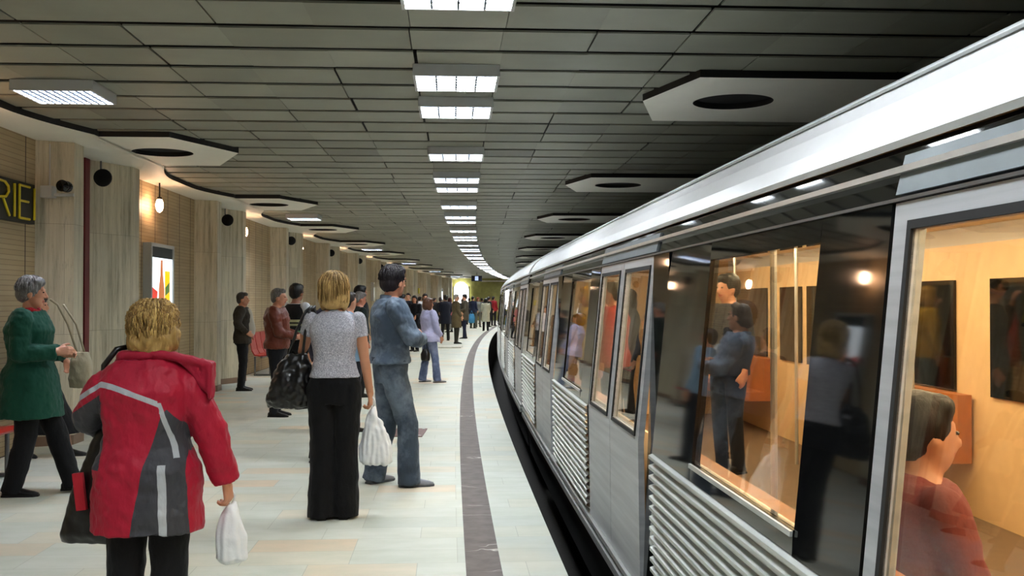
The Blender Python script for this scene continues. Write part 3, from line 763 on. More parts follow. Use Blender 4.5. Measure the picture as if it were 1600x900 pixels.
        if ht == 'curly':
            E((0, -.02, .05), (.105, .11, .1)); E((0, -.055, -.03), (.105, .085, .1)); E((-.08, -.02, -.02), (.04, .07, .085)); E((.08, -.02, -.02), (.04, .07, .085)); E((0, .05, .09), (.08, .05, .045))
        if ht == 'long':
            E((0, -.025, .04), (.09, .1, .092)); E((0, -.07, -.06), (.085, .055, .13)); E((-.06, -.03, -.04), (.035, .055, .12)); E((.06, -.03, -.04), (.035, .055, .12)); E((0, .04, .085), (.065, .05, .038))
        amp = {'short': .003, 'thick': .006, 'bob': .005, 'curly': .017, 'long': .006}[ht]; fr = {'curly': (28, 28, 22)}.get(ht, (55, 55, 9))
        hd_ = lambda co: amp*noise.noise(V((co.x)*fr[0], co.y*fr[1], co.z*fr[2]))
        ho = voxel(b, 'hair', max(.006, vs*.8), hm, o, 2, hd_)
        if q == 1:                                   # loose locks over the hair mass
            rnd = random.Random(int(H*1000)); b = MB()
            nl = {'short': 350, 'thick': 500, 'bob': 900, 'curly': 900, 'long': 700}[ht]
            for i in range(nl):
                az = rnd.uniform(0, 2*PI); t0 = rnd.uniform(.05, .95)*(.9 if ht in ('bob', 'curly') else 1.1)
                ex = {'short': .006, 'thick': .016}.get(ht, .024)
                rx, ry, rz = .077+ex, .092+ex, .09+ex; ln = {'short': .35, 'thick': .5, 'bob': 1.3, 'curly': 1.0, 'long': 1.0}[ht]
                front = math.sin(az) > .35
                tm = (1.15 if front else 2.6) if ht in ('bob', 'curly', 'long') else (.95 if front else 1.75)
                pts = []; ph = rnd.uniform(0, 6.28); lo = rnd.uniform(-.004, .009)
                for j in range(8):
                    t = min(t0*1.4+ln*j/7, tm); rr = 1.0
                    tt = min(t, PI/2+.1); a2 = az
                    z = rz*math.cos(tt) if t <= PI/2+.1 else rz*math.cos(PI/2+.1)-(t-PI/2-.1)*.13
                    sn = math.sin(tt); cw = .013*math.sin(ph+j*1.6) if ht == 'curly' else .002*math.sin(ph+j)
                    pts.append(hpnt((rx*sn+lo+cw)*math.cos(a2), -.02+(ry*sn+lo+cw)*math.sin(a2)-.0, .036+z+cw*.6+lo*.5))
                w_ = rnd.uniform(.0022, .0042)*(1.35 if ht == 'curly' else 1)
                b.tube(pts, [w_*.6, w_, w_, w_, w_, w_*.9, w_*.7, w_*.2], 4)
            b.build('locks', hm, ho, True)
    # ---- trousers / skirt ----
    bt = dict(kind='trousers', col='101014', r=(.1, .068, .06), hem=.03); bt.update(bottom or {})
    mat = bt.get('mat') or cm(bt['col'])
    b = MB(); fold = lambda co: .006*noise.noise(V(co.x*9, co.y*9, co.z*14))+.004*noise.noise(V(co.x*24, co.y*24, co.z*11)) if q < 3 else 0
    if bt['kind'] == 'skirt':
        zb = bt.get('z0', .35); R = []
        for i in range(12):
            z = 1.06-(1.06-zb)*i/11; t = i/11; c = hc; kx = (g['kneeL']+g['kneeR'])/2
            c2 = m_(hc, kx, max(0, (.9-z)/.42)) if z < .9 else hc
            sp = (abs(g['kneeL'].y-g['kneeR'].y))*.5*max(0, (.9-z)/.5)
            R.append((c2.x, c2.y, z, .14+.05*math.sin(min(1, t*2.2)*PI/2), .11+.045*math.sin(min(1, t*2.2)*PI/2)+sp))
        b.loft(R[::-1], 28, 2.1)
    else:
        b.loft([(x, y, z, rx-max(0, .9-z)*.3, ry-max(0, .88-z)*.15) for (x, y, z, rx, ry) in torso(.012, .80, bt.get('waist', 1.03))], 28, 2.1)
        r0, r1, r2 = bt['r']
        for s_ in 'LR':
            a, kn, an = g['hip'+s_], g['knee'+s_], g['ank'+s_]; lo = an+(an-kn).normalized()*(.085-bt['hem']) if an.z < .2 else an+(an-kn).normalized()*.03
            b.cone(a+V(0, -.008, .01), r0+.006, m_(a, kn, .6), r0*.55+r1*.45); b.cone(m_(a, kn, .5), r0*.5+r1*.5, kn, r1)
            b.tube([kn-(an-kn)*.05, m_(kn, an, .25), m_(kn, an, .55), m_(kn, lo, .85), lo], [r1, r1*.75+r2*.25, m_(r1, r2, .5), r2, r2*1.02], 18)
    voxel(b, 'skirt' if bt['kind'] == 'skirt' else 'trousers', vs*1.15, mat, o, 2, fold)
    # ---- shoes ----
    sm = cm(shoes, .4) if isinstance(shoes, str) else shoes[0]
    for s_ in 'LR':
        a = g['ank'+s_]; td = Vector(g['toe'+s_]).normalized(); sdv = V(0, 0, 1).cross(td).normalized(); up = td.cross(sdv)*-1
        if up.z < 0: up = -up
        F = Matrix((( sdv.x, td.x, up.x, a.x), (sdv.y, td.y, up.y, a.y), (sdv.z, td.z, up.z, a.z), (0, 0, 0, 1)))
        F = F @ Matrix.Translation((0, 0, -.085))
        heel = bt.get('heel', 0)
        b = MB(); pr = [(-.075, .028, .05), (-.05, .036, .075), (0, .04, .085), (.06, .042, .062), (.11, .046, .045), (.155, .042, .034), (.19, .022, .022)]
        vv = []; ff = []; sg = 14
        for (y, wx, hz) in pr:
            for i in range(sg):
                an = 2*PI*i/sg; c = math.cos(an); s2 = math.sin(an); zz = hz*.5+hz*.5*math.copysign(abs(s2)**.75, s2)+.006
                vv.append(F @ V(wx*math.copysign(abs(c)**.8, c)*(1 if s2 < 0 else .82), y, zz))
        for i in range(len(pr)-1):
            for j in range(sg): a_ = i*sg+j; b_ = i*sg+(j+1) % sg; ff.append((a_, b_, b_+sg, a_+sg))
        ff.append(tuple(range(sg))[::-1]); ff.append(tuple((len(pr)-1)*sg+j for j in range(sg)))
        b.add(vv, ff); sh = b.build('shoe', sm, o, True)
        b = MB(); vv = []
        for z in (0, .016):
            for (y, wx) in ((-.08, .02), (-.078, .03), (-.03, .038), (.05, .04), (.11, .047), (.16, .042), (.195, .018)):
                vv.append(F @ V(wx, y, z))
            for (y, wx) in ((.195, .018), (.16, .042), (.11, .047), (.05, .04), (-.03, .038), (-.078, .03), (-.08, .02)):
                vv.append(F @ V(-wx, y, z))
        n = 14; b.add(vv, [tuple(range(n))[::-1], tuple(range(n, 2*n))]+[(i, (i+1) % n, n+(i+1) % n, n+i) for i in range(n)])
        b.build('sole', (cm(shoes[1]) if not isinstance(shoes, str) and len(shoes) > 1 else M['black']), sh)
    # ---- top garment ----
    tp = dict(kind='jacket', col='333333', off=.022, z0=.84, hemx=.01, hemy=.01, sl=1.0, r=(.068, .055, .042), amp=1.0, bel=0, collar=True); tp.update(top or {})
    mat = tp.get('mat') or cm(tp['col']); off = tp['off']
    b = MB(); R = torso(off, tp['z0'], 1.445, tp['hemx'], tp['hemy'], tp['bel']); b.loft(R, 32, 2.35)
    ra, rb, rc = tp['r']
    for s_ in 'LR':
        sh, el, wr = g['sh'+s_], g['elb'+s_], g['wri'+s_]
        if tp['sl'] >= .9:
            b.cone(sh+V(0, 0, -.005), ra, m_(sh, el, .5), ra*.5+rb*.5+.002); b.cone(m_(sh, el, .5), ra*.5+rb*.5, el, rb); b.cone(el, rb, m_(el, wr, .5), rb*.5+rc*.5); e = m_(el, wr, tp['sl']-.06)
            b.tube([m_(el, wr, .4), m_(el, wr, .7), e], [rb*.6+rc*.4, rb*.3+rc*.7, rc], 16)
        else:
            e = m_(sh, el, tp['sl']); b.cone(sh, ra, m_(sh, el, tp['sl']*.6), ra*.96); b.tube([sh, m_(sh, el, tp['sl']*.5), e], [ra, ra*.98, ra*.96], 18)
    if tp['collar']:
        nb = m_(hc, shc, 1.04); T2 = Matrix.Translation(nb)
        cz = tp.get('cz', .055); b.loft([(0, -.005, -.03, .085, .075), (0, -.012, cz*.5, .078, .07), (0, -.018, cz, .07, .064)], 22, 2.0, T=T2)
    am = tp['amp']
    wr_ = (lambda co: am*(.007*noise.noise(V(co.x*7, co.y*7, co.z*9+3))+.005*noise.noise(V(co.x*16+co.z*8, co.y*16, co.z*18))+.0025*noise.noise(V(co.x*40, co.y*40, co.z*34)))) if q < 4 else None
    to = voxel(b, tp['kind'], vs*1.1, mat, o, 2, wr_, tp.get('attrs'))
    ctx = dict(o=o, g=g, k=k, top=to, hpnt=hpnt, HR=HR, m_=m_, torso=torso, ring=ring, vs=vs)
    if extra: extra(ctx)
    return ctx
CM['eye'] = plain('dark eye', '241d18', .2)
def ring_scarf(ctx, hx, r=.03, big=.085, name='scarf', tails=True, seed=1):
    g = ctx['g']; nb = ctx['m_']((g['hipL']+g['hipR'])/2, (g['shL']+g['shR'])/2, 1.04)
    b = MB(); pts = [nb+V(big*math.cos(a), -.005+.8*big*math.sin(a), .022+.012*math.sin(a*3)) for a in [2*PI*i/20 for i in range(21)]]
    for p, q in zip(pts, pts[1:]): b.cone(p, r, q, r, 8)
    if tails:
        b.cone(nb+V(.03, big*.9, 0), r, nb+V(.05, big*1.2+.03, -.16), r*.8, 8); b.cone(nb+V(-.02, big*.9, 0), r, nb+V(-.03, big*1.2+.03, -.1), r*.8, 8)
    voxel(b, name, max(.006, ctx['vs']), cm(hx), ctx['o'], 2, lambda co: .004*noise.noise(co*45))
def bag_world(name, label, cat, rings, mat, T, handles, hmat=None, disp=.006, vox=.008, hr=.008, cap=None, extra=None, ex=2.6):
    """a soft bag: lofted body (rings in local frame T) and strap tubes"""
    o = empty(name, T); tag(o, label, cat)
    b = MB(); b.loft(rings, 28, ex)
    bo = voxel(b, 'bag_body', vox, mat, o, 2, (lambda co: disp*.8*noise.noise(V(co.x*38, co.y*38, co.z*7))+disp*.25*noise.noise(co*30)) if mat is M['plastic'] else (lambda co: disp*noise.noise(V(co.x*14, co.y*14, co.z*7))+disp*.6*noise.noise(co*34)))
    for pts in handles:
        b = MB(); b.tube(pts, hr, 8); b.build('strap', hmat or mat, o, True)
    if extra: extra(o)
    return o
def plastic(): 
    n = N('thin white plastic'); n.set(plain_c := S('dde0e2'), .35); n.b.inputs['Transmission Weight'].default_value = 0.0
    v = n.noise(n.coord(), 22, 4); n.bump(v, .5, .01)
    return n.m
M['plastic'] = plastic(); M['leatherbag'] = plain('black leather bag', '0d0c0d', .28, 0, .1, 20, .3)
M['pap'] = plain('white paper', 'dedfdc', .7)
def lw(px, py, Z): return V((px-800)/1600*Z, Z, 1.5-(py-470)/1600*Z)
# ===== woman in the red jacket (back to us) =====
p = V(-1.475, 4.15, 0)
def m_dark(co):      # grey side panel on the right back and under the left sleeve stripe
    if co.y > .07 and abs(co.x) < .16: return -1
    a = .03+ (1.24-co.z)*.10
    if co.z < 1.24 and co.x > -.02:
        left = .035+.03*math.sin((co.z-.6)*2)-(.9-co.z)*.16*0
        xl = .115-(1.22-co.z)*.32 if co.z > .98 else .038-(.98-co.z)*.18
        v1 = co.x-xl; v2 = (.205+(.98-co.z)*.06)-co.x; v3 = 1.225-co.z-abs(co.x-.13)*1.2
        return min(v1, v2, v3)
    return -1
def m_sleeve(co):
    if co.x < -.17: return min(.02+(1.345+(co.x+.17)*.55)-co.z-.075, co.z-.95)
    return -1
def m_strip(co):     # pale reflective line: left sleeve, across the upper back, down the right side
    if co.y > .05 and abs(co.x) < .17: return -1
    x = co.x
    zc = 1.335+(x+.17)*.55 if x < -.17 else (1.335-(x+.17)**1.5*.62 if x < .1 else None)
    if zc is not None and co.z > 1.1: return .013-abs(co.z-zc)
    if co.z < 1.26: 
        xs = .1+(1.248-co.z)*.28 if co.z > .98 else .175+(.98-co.z)*.02
        return .011-abs(co.x-xs) if co.z > 1.0 else .017-abs(co.x-.115-(.98-co.z)*.03) if co.z < .98 else -1
    return -1
redm = cloth('a81530', .55, 60, 'masks', [('panel', '3a3a3e'), ('sleeve', '3a3a3e'), ('strip', 'a9adb0')])
def ex_red(ctx):
    # turned-out collar standing to the right, hood roll
    b = MB(); nb = V(0, -.01, 1.435)
    pts = [V(-.13, .0, 1.425), V(-.09, -.06, 1.46), V(0, -.085, 1.465), V(.09, -.07, 1.46), V(.17, -.02, 1.44), V(.215, .03, 1.40)]
    for i in range(len(pts)-1): b.cone(pts[i], .026, pts[i+1], .026, 10)
    for y in (-.07, -.04, -.01): b.cone(V(.06, y-.02, 1.475), .02, V(.30, y, 1.42), .016, 10); b.cone(V(.30, y, 1.42), .016, V(.30, y, 1.27), .012, 10)
    for t in (.45, .65, .85): b.cone(V(.06+.24*t, -.06, 1.475-.05*t), .018, V(.295, -.055, 1.29), .012, 10)
    voxel(b, 'collar', .007, cm('a01530', .55), ctx['o'], 2, lambda co: .006*noise.noise(co*22))
c1 = person(p, 2, 1.49, 'woman with curly blonde hair in a red and grey jacket, nearest, seen from behind',
    pose=dict(shL=(-.185, -.01, 1.315), elbL=(-.285, .06, 1.17), wriL=(-.23, .25, 1.08), handL=((.3, 1, -.2), (1, 0, -.3), .9),
              shR=(.185, -.01, 1.315), elbR=(.285, .02, 1.09), wriR=(.345, .08, .855), handR=((.1, .1, -1), (-1, .2, 0), 1.2), head=(.03, .02, 1.565), heading=(-14, 0)),
    fem=True, hair=('curly', '7d5a28', 'd0ad66'), wide=1.14,
    top=dict(kind='jacket', mat=redm, off=.042, z0=.66, hemx=.012, hemy=.02, r=(.088, .078, .058), amp=1.5, attrs=dict(panel=m_dark, sleeve=m_sleeve, strip=m_strip)),
    bottom=dict(col='0c0c0f', r=(.105, .085, .075)), q=1, extra=ex_red)
# her bags
T = Matrix.Translation((-1.70, 4.22, .62))
def redpatch(o):
    b = MB(); b.box(-.05, -.01, -.088, -.068, .04, .19, T=Matrix.Rotation(-.12, 4, 'Y')); b.build('trim', cm('b0202c'), o)
bag_world('shoulder_bag', 'large black shoulder bag hanging at the left side of the woman in red', 'bag',
    [(0, 0, -.11, .15, .045), (0, 0, -.07, .152, .07), (.02, 0, .1, .125, .07), (.045, 0, .25, .09, .06), (.06, 0, .36, .06, .045)], M['leatherbag'], T,
    [[(.04, 0, .34), (.03, -.04, .5), (.06, -.10, .62), (.11, -.10, .685), (.16, -.02, .70), (.16, .08, .6), (.1, .06, .4)]], hr=.012, extra=redpatch)
wb = c1['o'].matrix_world @ V(.355, .1, .775)
bag_world('plastic_bag', 'white plastic carrier bag held by the woman in red', 'bag',
    [(0, 0, -.245, .04, .03), (0, 0, -.23, .062, .05), (0, 0, -.14, .062, .055), (0, 0, -.05, .04, .04), (0, 0, .0, .018, .02)], M['plastic'], Matrix.Translation(wb+V(.0, .02, -.02)),
    [[(.0, -.01, -.02), (-.012, -.01, .03), (-.01, .0, .055)], [(.0, .01, -.02), (.012, .01, .03), (.0, .0, .055)]], disp=.014, vox=.006, hr=.005)
# ===== woman in the green coat, walking right =====
p = fl(48, 772)
def ex_green(ctx):
    ring_scarf(ctx, 'a3141f', .03, .088)
    b = MB(); b.box(.05, .11, -.16, -.148, .62, 1.12); 
c2 = person(p, -82, 1.67, 'grey haired woman in a green coat and red scarf walking at the left edge',
    pose=dict(hipL=(-.08, 0, .9), kneeL=(-.08, .17, .49), ankL=(-.08, .29, .1), toeL=(0, 1, .05), hipR=(.08, 0, .9), kneeR=(.08, .0, .48), ankR=(.08, -.1, .085), toeR=(0, 1, 0),
              elbL=(-.22, .0, 1.13), wriL=(-.12, .22, 1.10), handL=((.2, 1, .1), (1, 0, -.3), .9), elbR=(.23, -.01, 1.12), wriR=(.13, .24, 1.13), handR=((-.2, 1, .1), (-1, 0, -.3), .9),
              head=(0, .015, 1.585), heading=(6, -4)), fem=True, wide=1.12,
    hair=('thick', '34322f', 'a9a9a8'), top=dict(kind='coat', col='104434', off=.045, z0=.62, hemx=.05, hemy=.055, r=(.085, .075, .062), amp=1.6),
    bottom=dict(col='0e0e11', r=(.1, .085, .075)), shoes='0e0c0c', q=1, extra=ex_green)
bw = fl(88, 772)
bag_world('handbag', 'beige handbag on a strap carried in front of the woman in green', 'bag',
    [(0, 0, -.15, .09, .04), (0, 0, -.08, .1, .055), (0, 0, .06, .085, .05), (0, 0, .14, .06, .03)], cm('a39a80', .5), Matrix.Translation((bw.x+.07, bw.y+.3, .95)),
    [[(-.03, -.0, .12), (-.1, -.02, .36), (-.14, -.12, .52), (-.16, -.2, .56)], [(.03, -.0, .12), (-.05, .02, .36), (-.12, -.06, .52)]], hr=.009)
c3 = person(fl(58, 714), -85, 1.56, 'person in black stepping right, mostly hidden behind the woman in green', pose=dict(kneeL=(-.08, .2, .5), ankL=(-.08, .30, .085), toeL=(0, 1, 0), kneeR=(.08, .02, .48), ankR=(.08, -.14, .12), toeR=(0, 1, -.2),
    elbL=(-.2, .05, 1.14), wriL=(-.15, .25, 1.0)), fem=True, hair=('bob', '2a2320', None), top=dict(kind='coat', col='121214', z0=.6, off=.03, hemx=.03, hemy=.05), bottom=dict(kind='skirt', col='0d0d0f', z0=.25), shoes='0d0c0c', q=2)
# ===== blonde woman in the grey t-shirt (back to us) =====
p = fl(523, 808)
def ex_bl(ctx): ring_scarf(ctx, '8f8f90', .018, .07, 'knit_collar', False)
c4 = person(p, 4, 1.68, 'blonde woman in a speckled grey t-shirt and black trousers, seen from behind',
    pose=dict(shL=(-.165, -.01, 1.39), shR=(.165, -.01, 1.39), elbL=(-.235, .11, 1.16), wriL=(-.21, .32, 1.02), handL=((.2, 1, -.2), (1, 0, 0), .8), elbR=(.212, -.02, 1.10), wriR=(.245, .05, .86), handR=((.05, .1, -1), (-1, .1, 0), 1.3),
              kneeL=(-.085, .01, .48), ankL=(-.085, -.02, .085), kneeR=(.08, .015, .48), ankR=(.075, -.0, .085), head=(.0, .0, 1.58), heading=(-8, 4)), fem=True,
    hair=('bob', '664818', 'd6b272'), skinc='c68d6c',
    top=dict(kind='t_shirt', mat=cm('d2d2da', .9, 90, 'speckle', '8d8d96'), off=.017, z0=.985, hemx=.006, hemy=.004, sl=.44, r=(.053, .05, .04), amp=.5, collar=False),
    bottom=dict(col='08080b', r=(.1, .084, .098), waist=1.0, hem=.012), shoes='0c0b0b', q=1, extra=ex_bl)
T = Matrix.Translation((p.x-.29, p.y+.02, .93))
bag_world('tote_bag', 'large slouchy black leather bag on the shoulder of the blonde woman', 'bag',
    [(-.02, 0, -.17, .15, .05), (-.02, 0, -.12, .165, .09), (-.01, 0, .0, .15, .1), (.01, 0, .12, .115, .075), (.03, 0, .2, .07, .04)], M['leatherbag'], T,
    [[(-.03, -.02, .17), (.03, -.05, .36), (.1, -.07, .5), (.13, -.02, .53), (.12, .06, .48), (.06, .06, .2)], [(.07, -.03, .17), (.09, -.05, .34), (.125, -.065, .5), (.15, -.01, .53), (.14, .06, .48), (.08, .06, .2)]], hr=.01, disp=.016)
wb = c4['o'].matrix_world @ V(.262, .06, .775)
def redin(o):
    b = MB(); b.loft([(-.02, .0, -.40, .05, .03), (-.01, 0, -.32, .04, .03), (.0, 0, -.24, .012, .01)], 16); b.build('red_packet', cm('b3331f', .5), o, True)
bag_world('plastic_bag', 'white plastic carrier bag hanging from the hand of the blonde woman', 'bag',
    [(.03, 0, -.41, .09, .04), (.03, 0, -.39, .115, .062), (.02, 0, -.28, .11, .065), (.015, 0, -.16, .075, .05), (.0, 0, -.06, .035, .03), (0, 0, -.01, .014, .014)], M['plastic'], Matrix.Translation(wb),
    [[(.0, -.01, -.03), (-.016, -.01, .03), (-.008, .0, .06)], [(.0, .01, -.03), (.014, .01, .03), (.0, .0, .06)]], disp=.02, vox=.007, hr=.006, extra=redin)
# ===== man in denim with crossed arms =====
p = fl(610, 757)
den = cm('4d5b6b', .85, 90, 'denim', '8797a8'); jean = cm('3c4856', .85, 90, 'denim', '6f7d8c')
def ex_den(ctx):
    b = MB(); R = ctx['torso'](.034, .965, 1.0, .0, .0); b.loft(R, 30, 2.3); b.build('jacket_waistband', cm('465362'), ctx['top'])
c5 = person(p, -70, 1.78, 'dark haired man in a denim jacket and jeans standing with crossed arms',
    pose=dict(hipL=(-.09, 0, .9), kneeL=(-.11, .0, .48), ankL=(-.13, -.09, .085), toeL=(-.55, 1, 0), hipR=(.09, 0, .9), kneeR=(.11, .11, .48), ankR=(.12, .12, .085), toeR=(.15, 1, 0),
              shL=(-.185, -.0, 1.385), shR=(.185, .0, 1.385), elbL=(-.235, .13, 1.16), wriL=(-.03, .225, 1.16), handL=((1, -.15, -.12), (0, -1, 0), .5), elbR=(.235, .11, 1.15), wriR=(.02, .25, 1.13), handR=((-1, .1, .15), (0, -1, 0), .6),
              head=(0, .03, 1.575), heading=(30, -2)), hair=('thick', '0e0b0c', '221c22'), skinc='c48a6c', wide=1.05,
    top=dict(kind='denim_jacket', mat=den, off=.034, z0=.95, hemx=.0, hemy=.0, r=(.082, .073, .056), amp=1.7, cz=.075), bottom=dict(mat=jean, r=(.105, .082, .088), hem=.02), shoes=(cm('8c8f98', .5), '55585e'), q=1, extra=ex_den)
# ===== man in the brown leather jacket =====
RIGHT = -88
fwd = dict(elbL=(-.215, .06, 1.12), wriL=(-.12, .28, 1.06), handL=((.2, 1, -.1), (1, 0, -.4), .7), elbR=(.22, .06, 1.12), wriR=(.12, .29, 1.06), handR=((-.2, 1, -.1), (-1, 0, -.4), .7))
p6 = fl(433, 650)
def ex_fold(hx):
    def f(ctx):
        b = MB(); b.box(-.09, .11, .36, .372, .93, 1.12, T=Matrix.Rotation(0, 4, 'X')); 
    return f
c6 = person(p6, RIGHT, 1.66, 'grey haired man in a brown leather jacket standing in profile, facing the train', pose=dict(head=(0, .03, 1.575), heading=(-4, -3), **fwd), hair=('short', '4d4a46', '8e8a84'), wide=1.12,
    top=dict(kind='leather_jacket', mat=cm('6b3426', .38), off=.035, z0=.9, hemx=-.01, hemy=-.005, r=(.082, .07, .05), amp=1.9, bel=.015), bottom=dict(col='15161c'), shoes='0e0c0b', q=2)
T = Matrix.Translation((p6.x+.42, p6.y-.05, 1.0))
b = MB(); b.box(-.05, .09, -.1, -.09, -.14, .04, T=Matrix.Rotation(.5, 4, 'Y')); o = b.build('newspaper', M['pap'], None); o.matrix_world = T
tag(o, 'folded white newspaper held by the man in the leather jacket', 'newspaper')
# ===== man with hand on hip =====
def ex_open(ctx):
    b = MB(); g = ctx['g']
    R = [r for r in ctx['torso'](.026, .96, 1.42, 0, 0, .035)]; R = [(x, y+.028, z, rx*.55, ry) for x, y, z, rx, ry in R]
    voxel([b, b.loft(R, 26, 2.2)][0], 'shirt', .012, cm('b9b6aa'), ctx['o'], 2)
c7 = person(fl(379, 610), -80, 1.64, 'man in an open dark jacket and pale shirt with hand on hip by the pillar',
    pose=dict(elbR=(.33, -.06, 1.16), wriR=(.2, .1, 1.0), handR=((-.6, .7, -.4), (-.6, -.3, 0), .4), elbL=(-.25, -.05, 1.13), wriL=(-.22, .1, .95), heading=(-5, 0)), hair=('short', '2a2725', '55504c'), wide=1.12,
    top=dict(kind='jacket', col='37332c', off=.022, z0=.82, hemx=.02, hemy=.0, r=(.08, .07, .05), amp=1.4), bottom=dict(col='121216'), q=2, extra=ex_open)
# ===== man in the striped vest =====
vest = cm('111315', .8, 100, 'bands', [(1.19, 1.225, 'b9b98e'), (1.14, 1.17, 'a9ab84'), (1.05, 1.075, '4f8f5c')])
def ex_vest(ctx):
    b = MB(); b.loft(ctx['torso'](.026, .94, 1.44), 28, 2.3); voxel(b, 'vest', .012, vest, ctx['o'], 2)
c8 = person(fl(463, 638), -30, 1.72, 'dark haired man in a black striped vest, behind the leather jacket man', pose=dict(head=(0, .02, 1.585), **fwd), hair=('thick', '0d0b0a', None), skinc='8a5c46',
    top=dict(kind='t_shirt', col='d5d8dc', off=.015, z0=.95, sl=.6, r=(.07, .055, .05), collar=False), bottom=dict(col='14151a'), q=2, extra=ex_vest)
# ===== people hidden behind the blonde woman =====
person(fl(512, 722), -20, 1.66, 'person in a navy jacket and black trousers mostly hidden behind the blonde woman', pose=dict(ankL=(-.13, 0, .085)), hair=('short', '1d1a1a', None), top=dict(col='1c1c2b', z0=.84, off=.03), bottom=dict(col='0b0b0e'), q=2)
person(fl(545, 674), -40, 1.6, 'person in a light blue shirt glimpsed between the blonde woman and the man in denim', hair=('short', '2a2320', None), top=dict(kind='shirt', col='8fb0cc', z0=.86, off=.02), bottom=dict(col='20222a'), q=3)
person(fl(562, 620), -60, 1.64, 'grey haired man in a dark jacket looking down, left of the man in denim', pose=dict(heading=(0, -14)), hair=('short', '55524f', '8a8783'), top=dict(col='16211f', z0=.84), q=3, skinc='b97a62')
person(fl(563.5, 605), -60, 1.76, 'tall black haired man just behind the grey haired man looking down', hair=('thick', '0c0b0b', None), top=dict(col='2b2d30', z0=.84), q=3)
# ===== woman in lavender =====
person(fl(671, 597), -58, 1.55, 'brown haired woman in a lavender shirt and blue jeans standing with legs apart',
    pose=dict(kneeL=(-.11, -.03, .48), ankL=(-.14, -.08, .085), kneeR=(.12, .07, .48), ankR=(.16, .09, .085), elbL=(-.24, .0, 1.12), wriL=(-.2, .12, .92), elbR=(.24, .03, 1.12), wriR=(.2, .16, .92), head=(0, -.02, 1.575)), fem=True, wide=1.18,
    hair=('bob', '4d2f20', '6d4630'), top=dict(kind='shirt', col='b4b5d8', off=.035, z0=.82, hemx=.02, hemy=.02, r=(.078, .065, .05), amp=1.5), bottom=dict(mat=cm('5b6a8c', .85, 90, 'denim', '8793b4'), r=(.1, .075, .08)), shoes='c9c9cc', q=2)
# ===== the crowd along the platform =====
CR = [ # px, foot y, face, height, female, hair, haircol, top colour, hem, bottom, label
 (619, 553, -120, 1.62, 1, 'bob', '3a261c', '6c7076', .84, '22242c', 'woman in a grey top just right of the man in denim'),
 (629, 544, -60, 1.70, 0, 'thick', '100e0e', '15161b', .8, '14151a', 'man in black standing left in the dark clothed cluster'),
 (638, 540, 160, 1.76, 0, 'short', '151212', '191b22', .82, '1b2234', 'tall man in a black jacket in the dark clothed cluster'),
 (648, 549, 150, 1.66, 1, 'long', '1c1413', '17161c', .8, '15151b', 'woman with long dark hair in black, left of the lavender shirt woman'),
 (664, 541, -150, 1.74, 1, 'long', '1d1512', 'd2d0d4', .86, '2c2f38', 'dark haired person in a white jacket behind the lavender shirt woman'),
 (688, 522, -20, 1.66, 0, 'short', '221c18', '1c1e24', .7, '1a1e22', 'person in a long dark coat standing left of the man in a navy coat'),
 (696, 532, 20, 1.72, 0, 'short', '26211c', '1a1d2a', .62, '191a1f', 'man in a navy coat seen from behind left of the olive coat'),
 (713, 537, -70, 1.73, 0, 'short', 'a29d95', '5f553c', .55, '34322b', 'grey haired man in a long olive brown coat seen in profile'),
 (726, 529, 100, 1.76, 0, 'thick', '0e0d0d', '4b4436', .7, '1a2036', 'black haired person facing the man in the olive coat'),
 (703, 519, 60, 1.64, 1, 'bob', '4b1f1c', 'c46a72', .84, '2c2f38', 'person in a pink top glimpsed behind the olive coat'),
 (739, 513, -30, 1.74, 0, 'short', '14110f', '1f2740', .84, '3a4038', 'man in a navy jacket standing far along the platform'),
 (747, 511, -160, 1.70, 1, 'bob', '7a3f28', '6f7069', .84, '5c5a50', 'red haired person in grey right of the man in the navy jacket'),
 (759, 517, 10, 1.62, 1, 'bob', '141110', 'b4b6a2', .48, '101012', 'person in a long pale coat standing near the platform edge'),
 (764, 511, -60, 1.72, 0, 'thick', '191514', '20231f', .8, '16161a', 'person in dark green behind the long pale coat'),
 (771, 509, -30, 1.76, 0, 'short', '1c1614', '8f1f28', .84, '26262c', 'person in a red jacket at the far platform edge beside the train'),
 (656, 524, -30, 1.68, 0, 'short', '1b1513', '24262e', .84, '1a1b20', 'person in a dark jacket in the distance right behind the dark clothed cluster'),
 (679, 512, -40, 1.66, 0, 'short', '2a211c', '3a3c40', .84, '22242a', 'person in charcoal far away against the wall'),
 (733, 507, 30, 1.68, 0, 'short', '1b1513', '3a3630', .8, '22242a', 'person in brown far behind the olive coat group'),
 (753, 506, 30, 1.68, 0, 'short', '241b18', '2d3242', .8, '22242a', 'person in slate blue farthest along the platform'),
 (723, 510, -30, 1.62, 1, 'bob', '38261d', '2a3a4c', .8, '22242a', 'person in teal blue in the gap of the far crowd'),
]
rn = random.Random(3)
for i, (px, fy, fc, H, fem, ht, hc_, tc, hem, bc, lab) in enumerate(CR):
    crowdpose = dict(elbL=(-.22, .03, 1.12), wriL=(-.17, .2+.06*rn.random(), 1.0+.1*rn.random()), elbR=(.22, .0, 1.12), wriR=(.2, .1+.12*rn.random(), .93), ankL=(-.1-.05*rn.random(), .03, .085), ankR=(.1, -.05*rn.random(), .085), heading=(rn.uniform(-25, 25), rn.uniform(-8, 2)))
    person(fl(px, fy), fc, H, lab, pose=crowdpose, fem=bool(fem), hair=(ht, hc_, None), skinc=rn.choice(['c98f70', 'b97f62', 'd09a7c']), top=dict(col=tc, z0=hem, off=.03, hemx=.02, hemy=.02, kind='coat' if hem < .75 else 'jacket', amp=1.6), bottom=dict(col=bc), q=4 if fy < 535 else 3)
a = fl(735, 528)
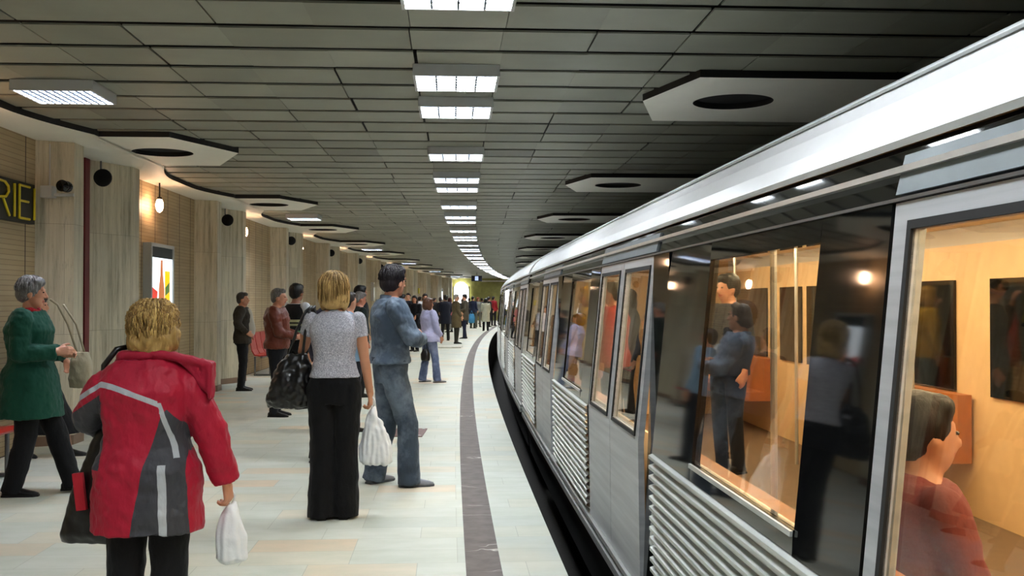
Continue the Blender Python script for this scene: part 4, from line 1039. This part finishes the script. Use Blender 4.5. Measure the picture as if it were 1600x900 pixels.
bag_world('blue_bag', 'bright blue bag carried in the far crowd', 'bag', [(0, 0, -.2, .12, .08), (0, 0, 0, .14, .09), (0, 0, .17, .1, .06)], cm('3f83ad'), Matrix.Translation((a.x+.05, a.y, .8)), [[(-.06, 0, .15), (0, 0, .3), (.06, 0, .15)]], vox=.02, hr=.012)
a = fl(696, 531)
bag_world('handbag', 'grey handbag held by the man in the navy coat', 'bag', [(0, 0, -.16, .15, .06), (0, 0, 0, .16, .07), (0, 0, .1, .12, .04)], cm('77786f'), Matrix.Translation((a.x+.1, a.y-.3, .55)), [[(-.06, 0, .08), (0, 0, .26), (.06, 0, .08)]], vox=.02, hr=.01)
a = fl(664, 597)
bag_world('handbag', 'small dark handbag hanging at the side of the woman in lavender', 'bag', [(0, 0, -.12, .08, .05), (0, 0, 0, .09, .05), (0, 0, .1, .05, .03)], M['leatherbag'], Matrix.Translation((a.x+.02, a.y-.12, .52)), [[(-.03, 0, .08), (0, 0, .42), (.03, 0, .08)]], vox=.014, hr=.007)
# ===== passengers in the train =====
PS = [(11.9, 1.55, 100, 1.68, 1, 'bob', 'b58a2c', 'c9a31e', 'passenger in a yellow jacket standing inside the nearest car'),
      (10.3, 1.6, 60, 1.70, 0, 'short', '1b1513', 'a3221c', 'passenger in a red jacket standing inside the nearest car'),
      (8.9, 2.4, 120, 1.74, 0, 'thick', '151212', '23252e', 'passenger in a dark jacket standing inside the nearest car'),
      (13.0, 2.2, 90, 1.66, 1, 'long', '231a16', '2a3040', 'passenger in navy inside the far part of the nearest car'),
      ]
for (s_, d_, fc, H, fem, ht, hc_, tc, lab) in PS:
    x, y, z = W(s_, d_, -.01)
    person((x, y, z), fc, H, lab, fem=bool(fem), pose=dict(elbR=(.28, .12, 1.24), wriR=(.22, .18, 1.46), handR=((-.1, .2, 1), (0, 1, 0), 1.2)), hair=(ht, hc_, None), top=dict(col=tc, z0=.84, off=.03, kind='jacket'), bottom=dict(col='1c1d22'), q=3)

x, y, z = W(2.95, 1.34, -.44)
person((x, y, z), -90, 1.66, 'seated passenger in a dull red top behind the nearest train window', hair=('thick', '1a1413', None), top=dict(col='7e3f3a', z0=.86, off=.03), bottom=dict(col='1c1d22'), q=3,
    pose=dict(kneeL=(-.1, .42, .93), ankL=(-.1, .45, .53), kneeR=(.1, .42, .93), ankR=(.1, .45, .53), elbL=(-.24, .06, 1.14), wriL=(-.14, .3, 1.06), handL=((.1, 1, -.2), (0, 0, -1), .4), elbR=(.24, .06, 1.14), wriR=(.14, .3, 1.06), handR=((-.1, 1, -.2), (0, 0, -1), .4)))
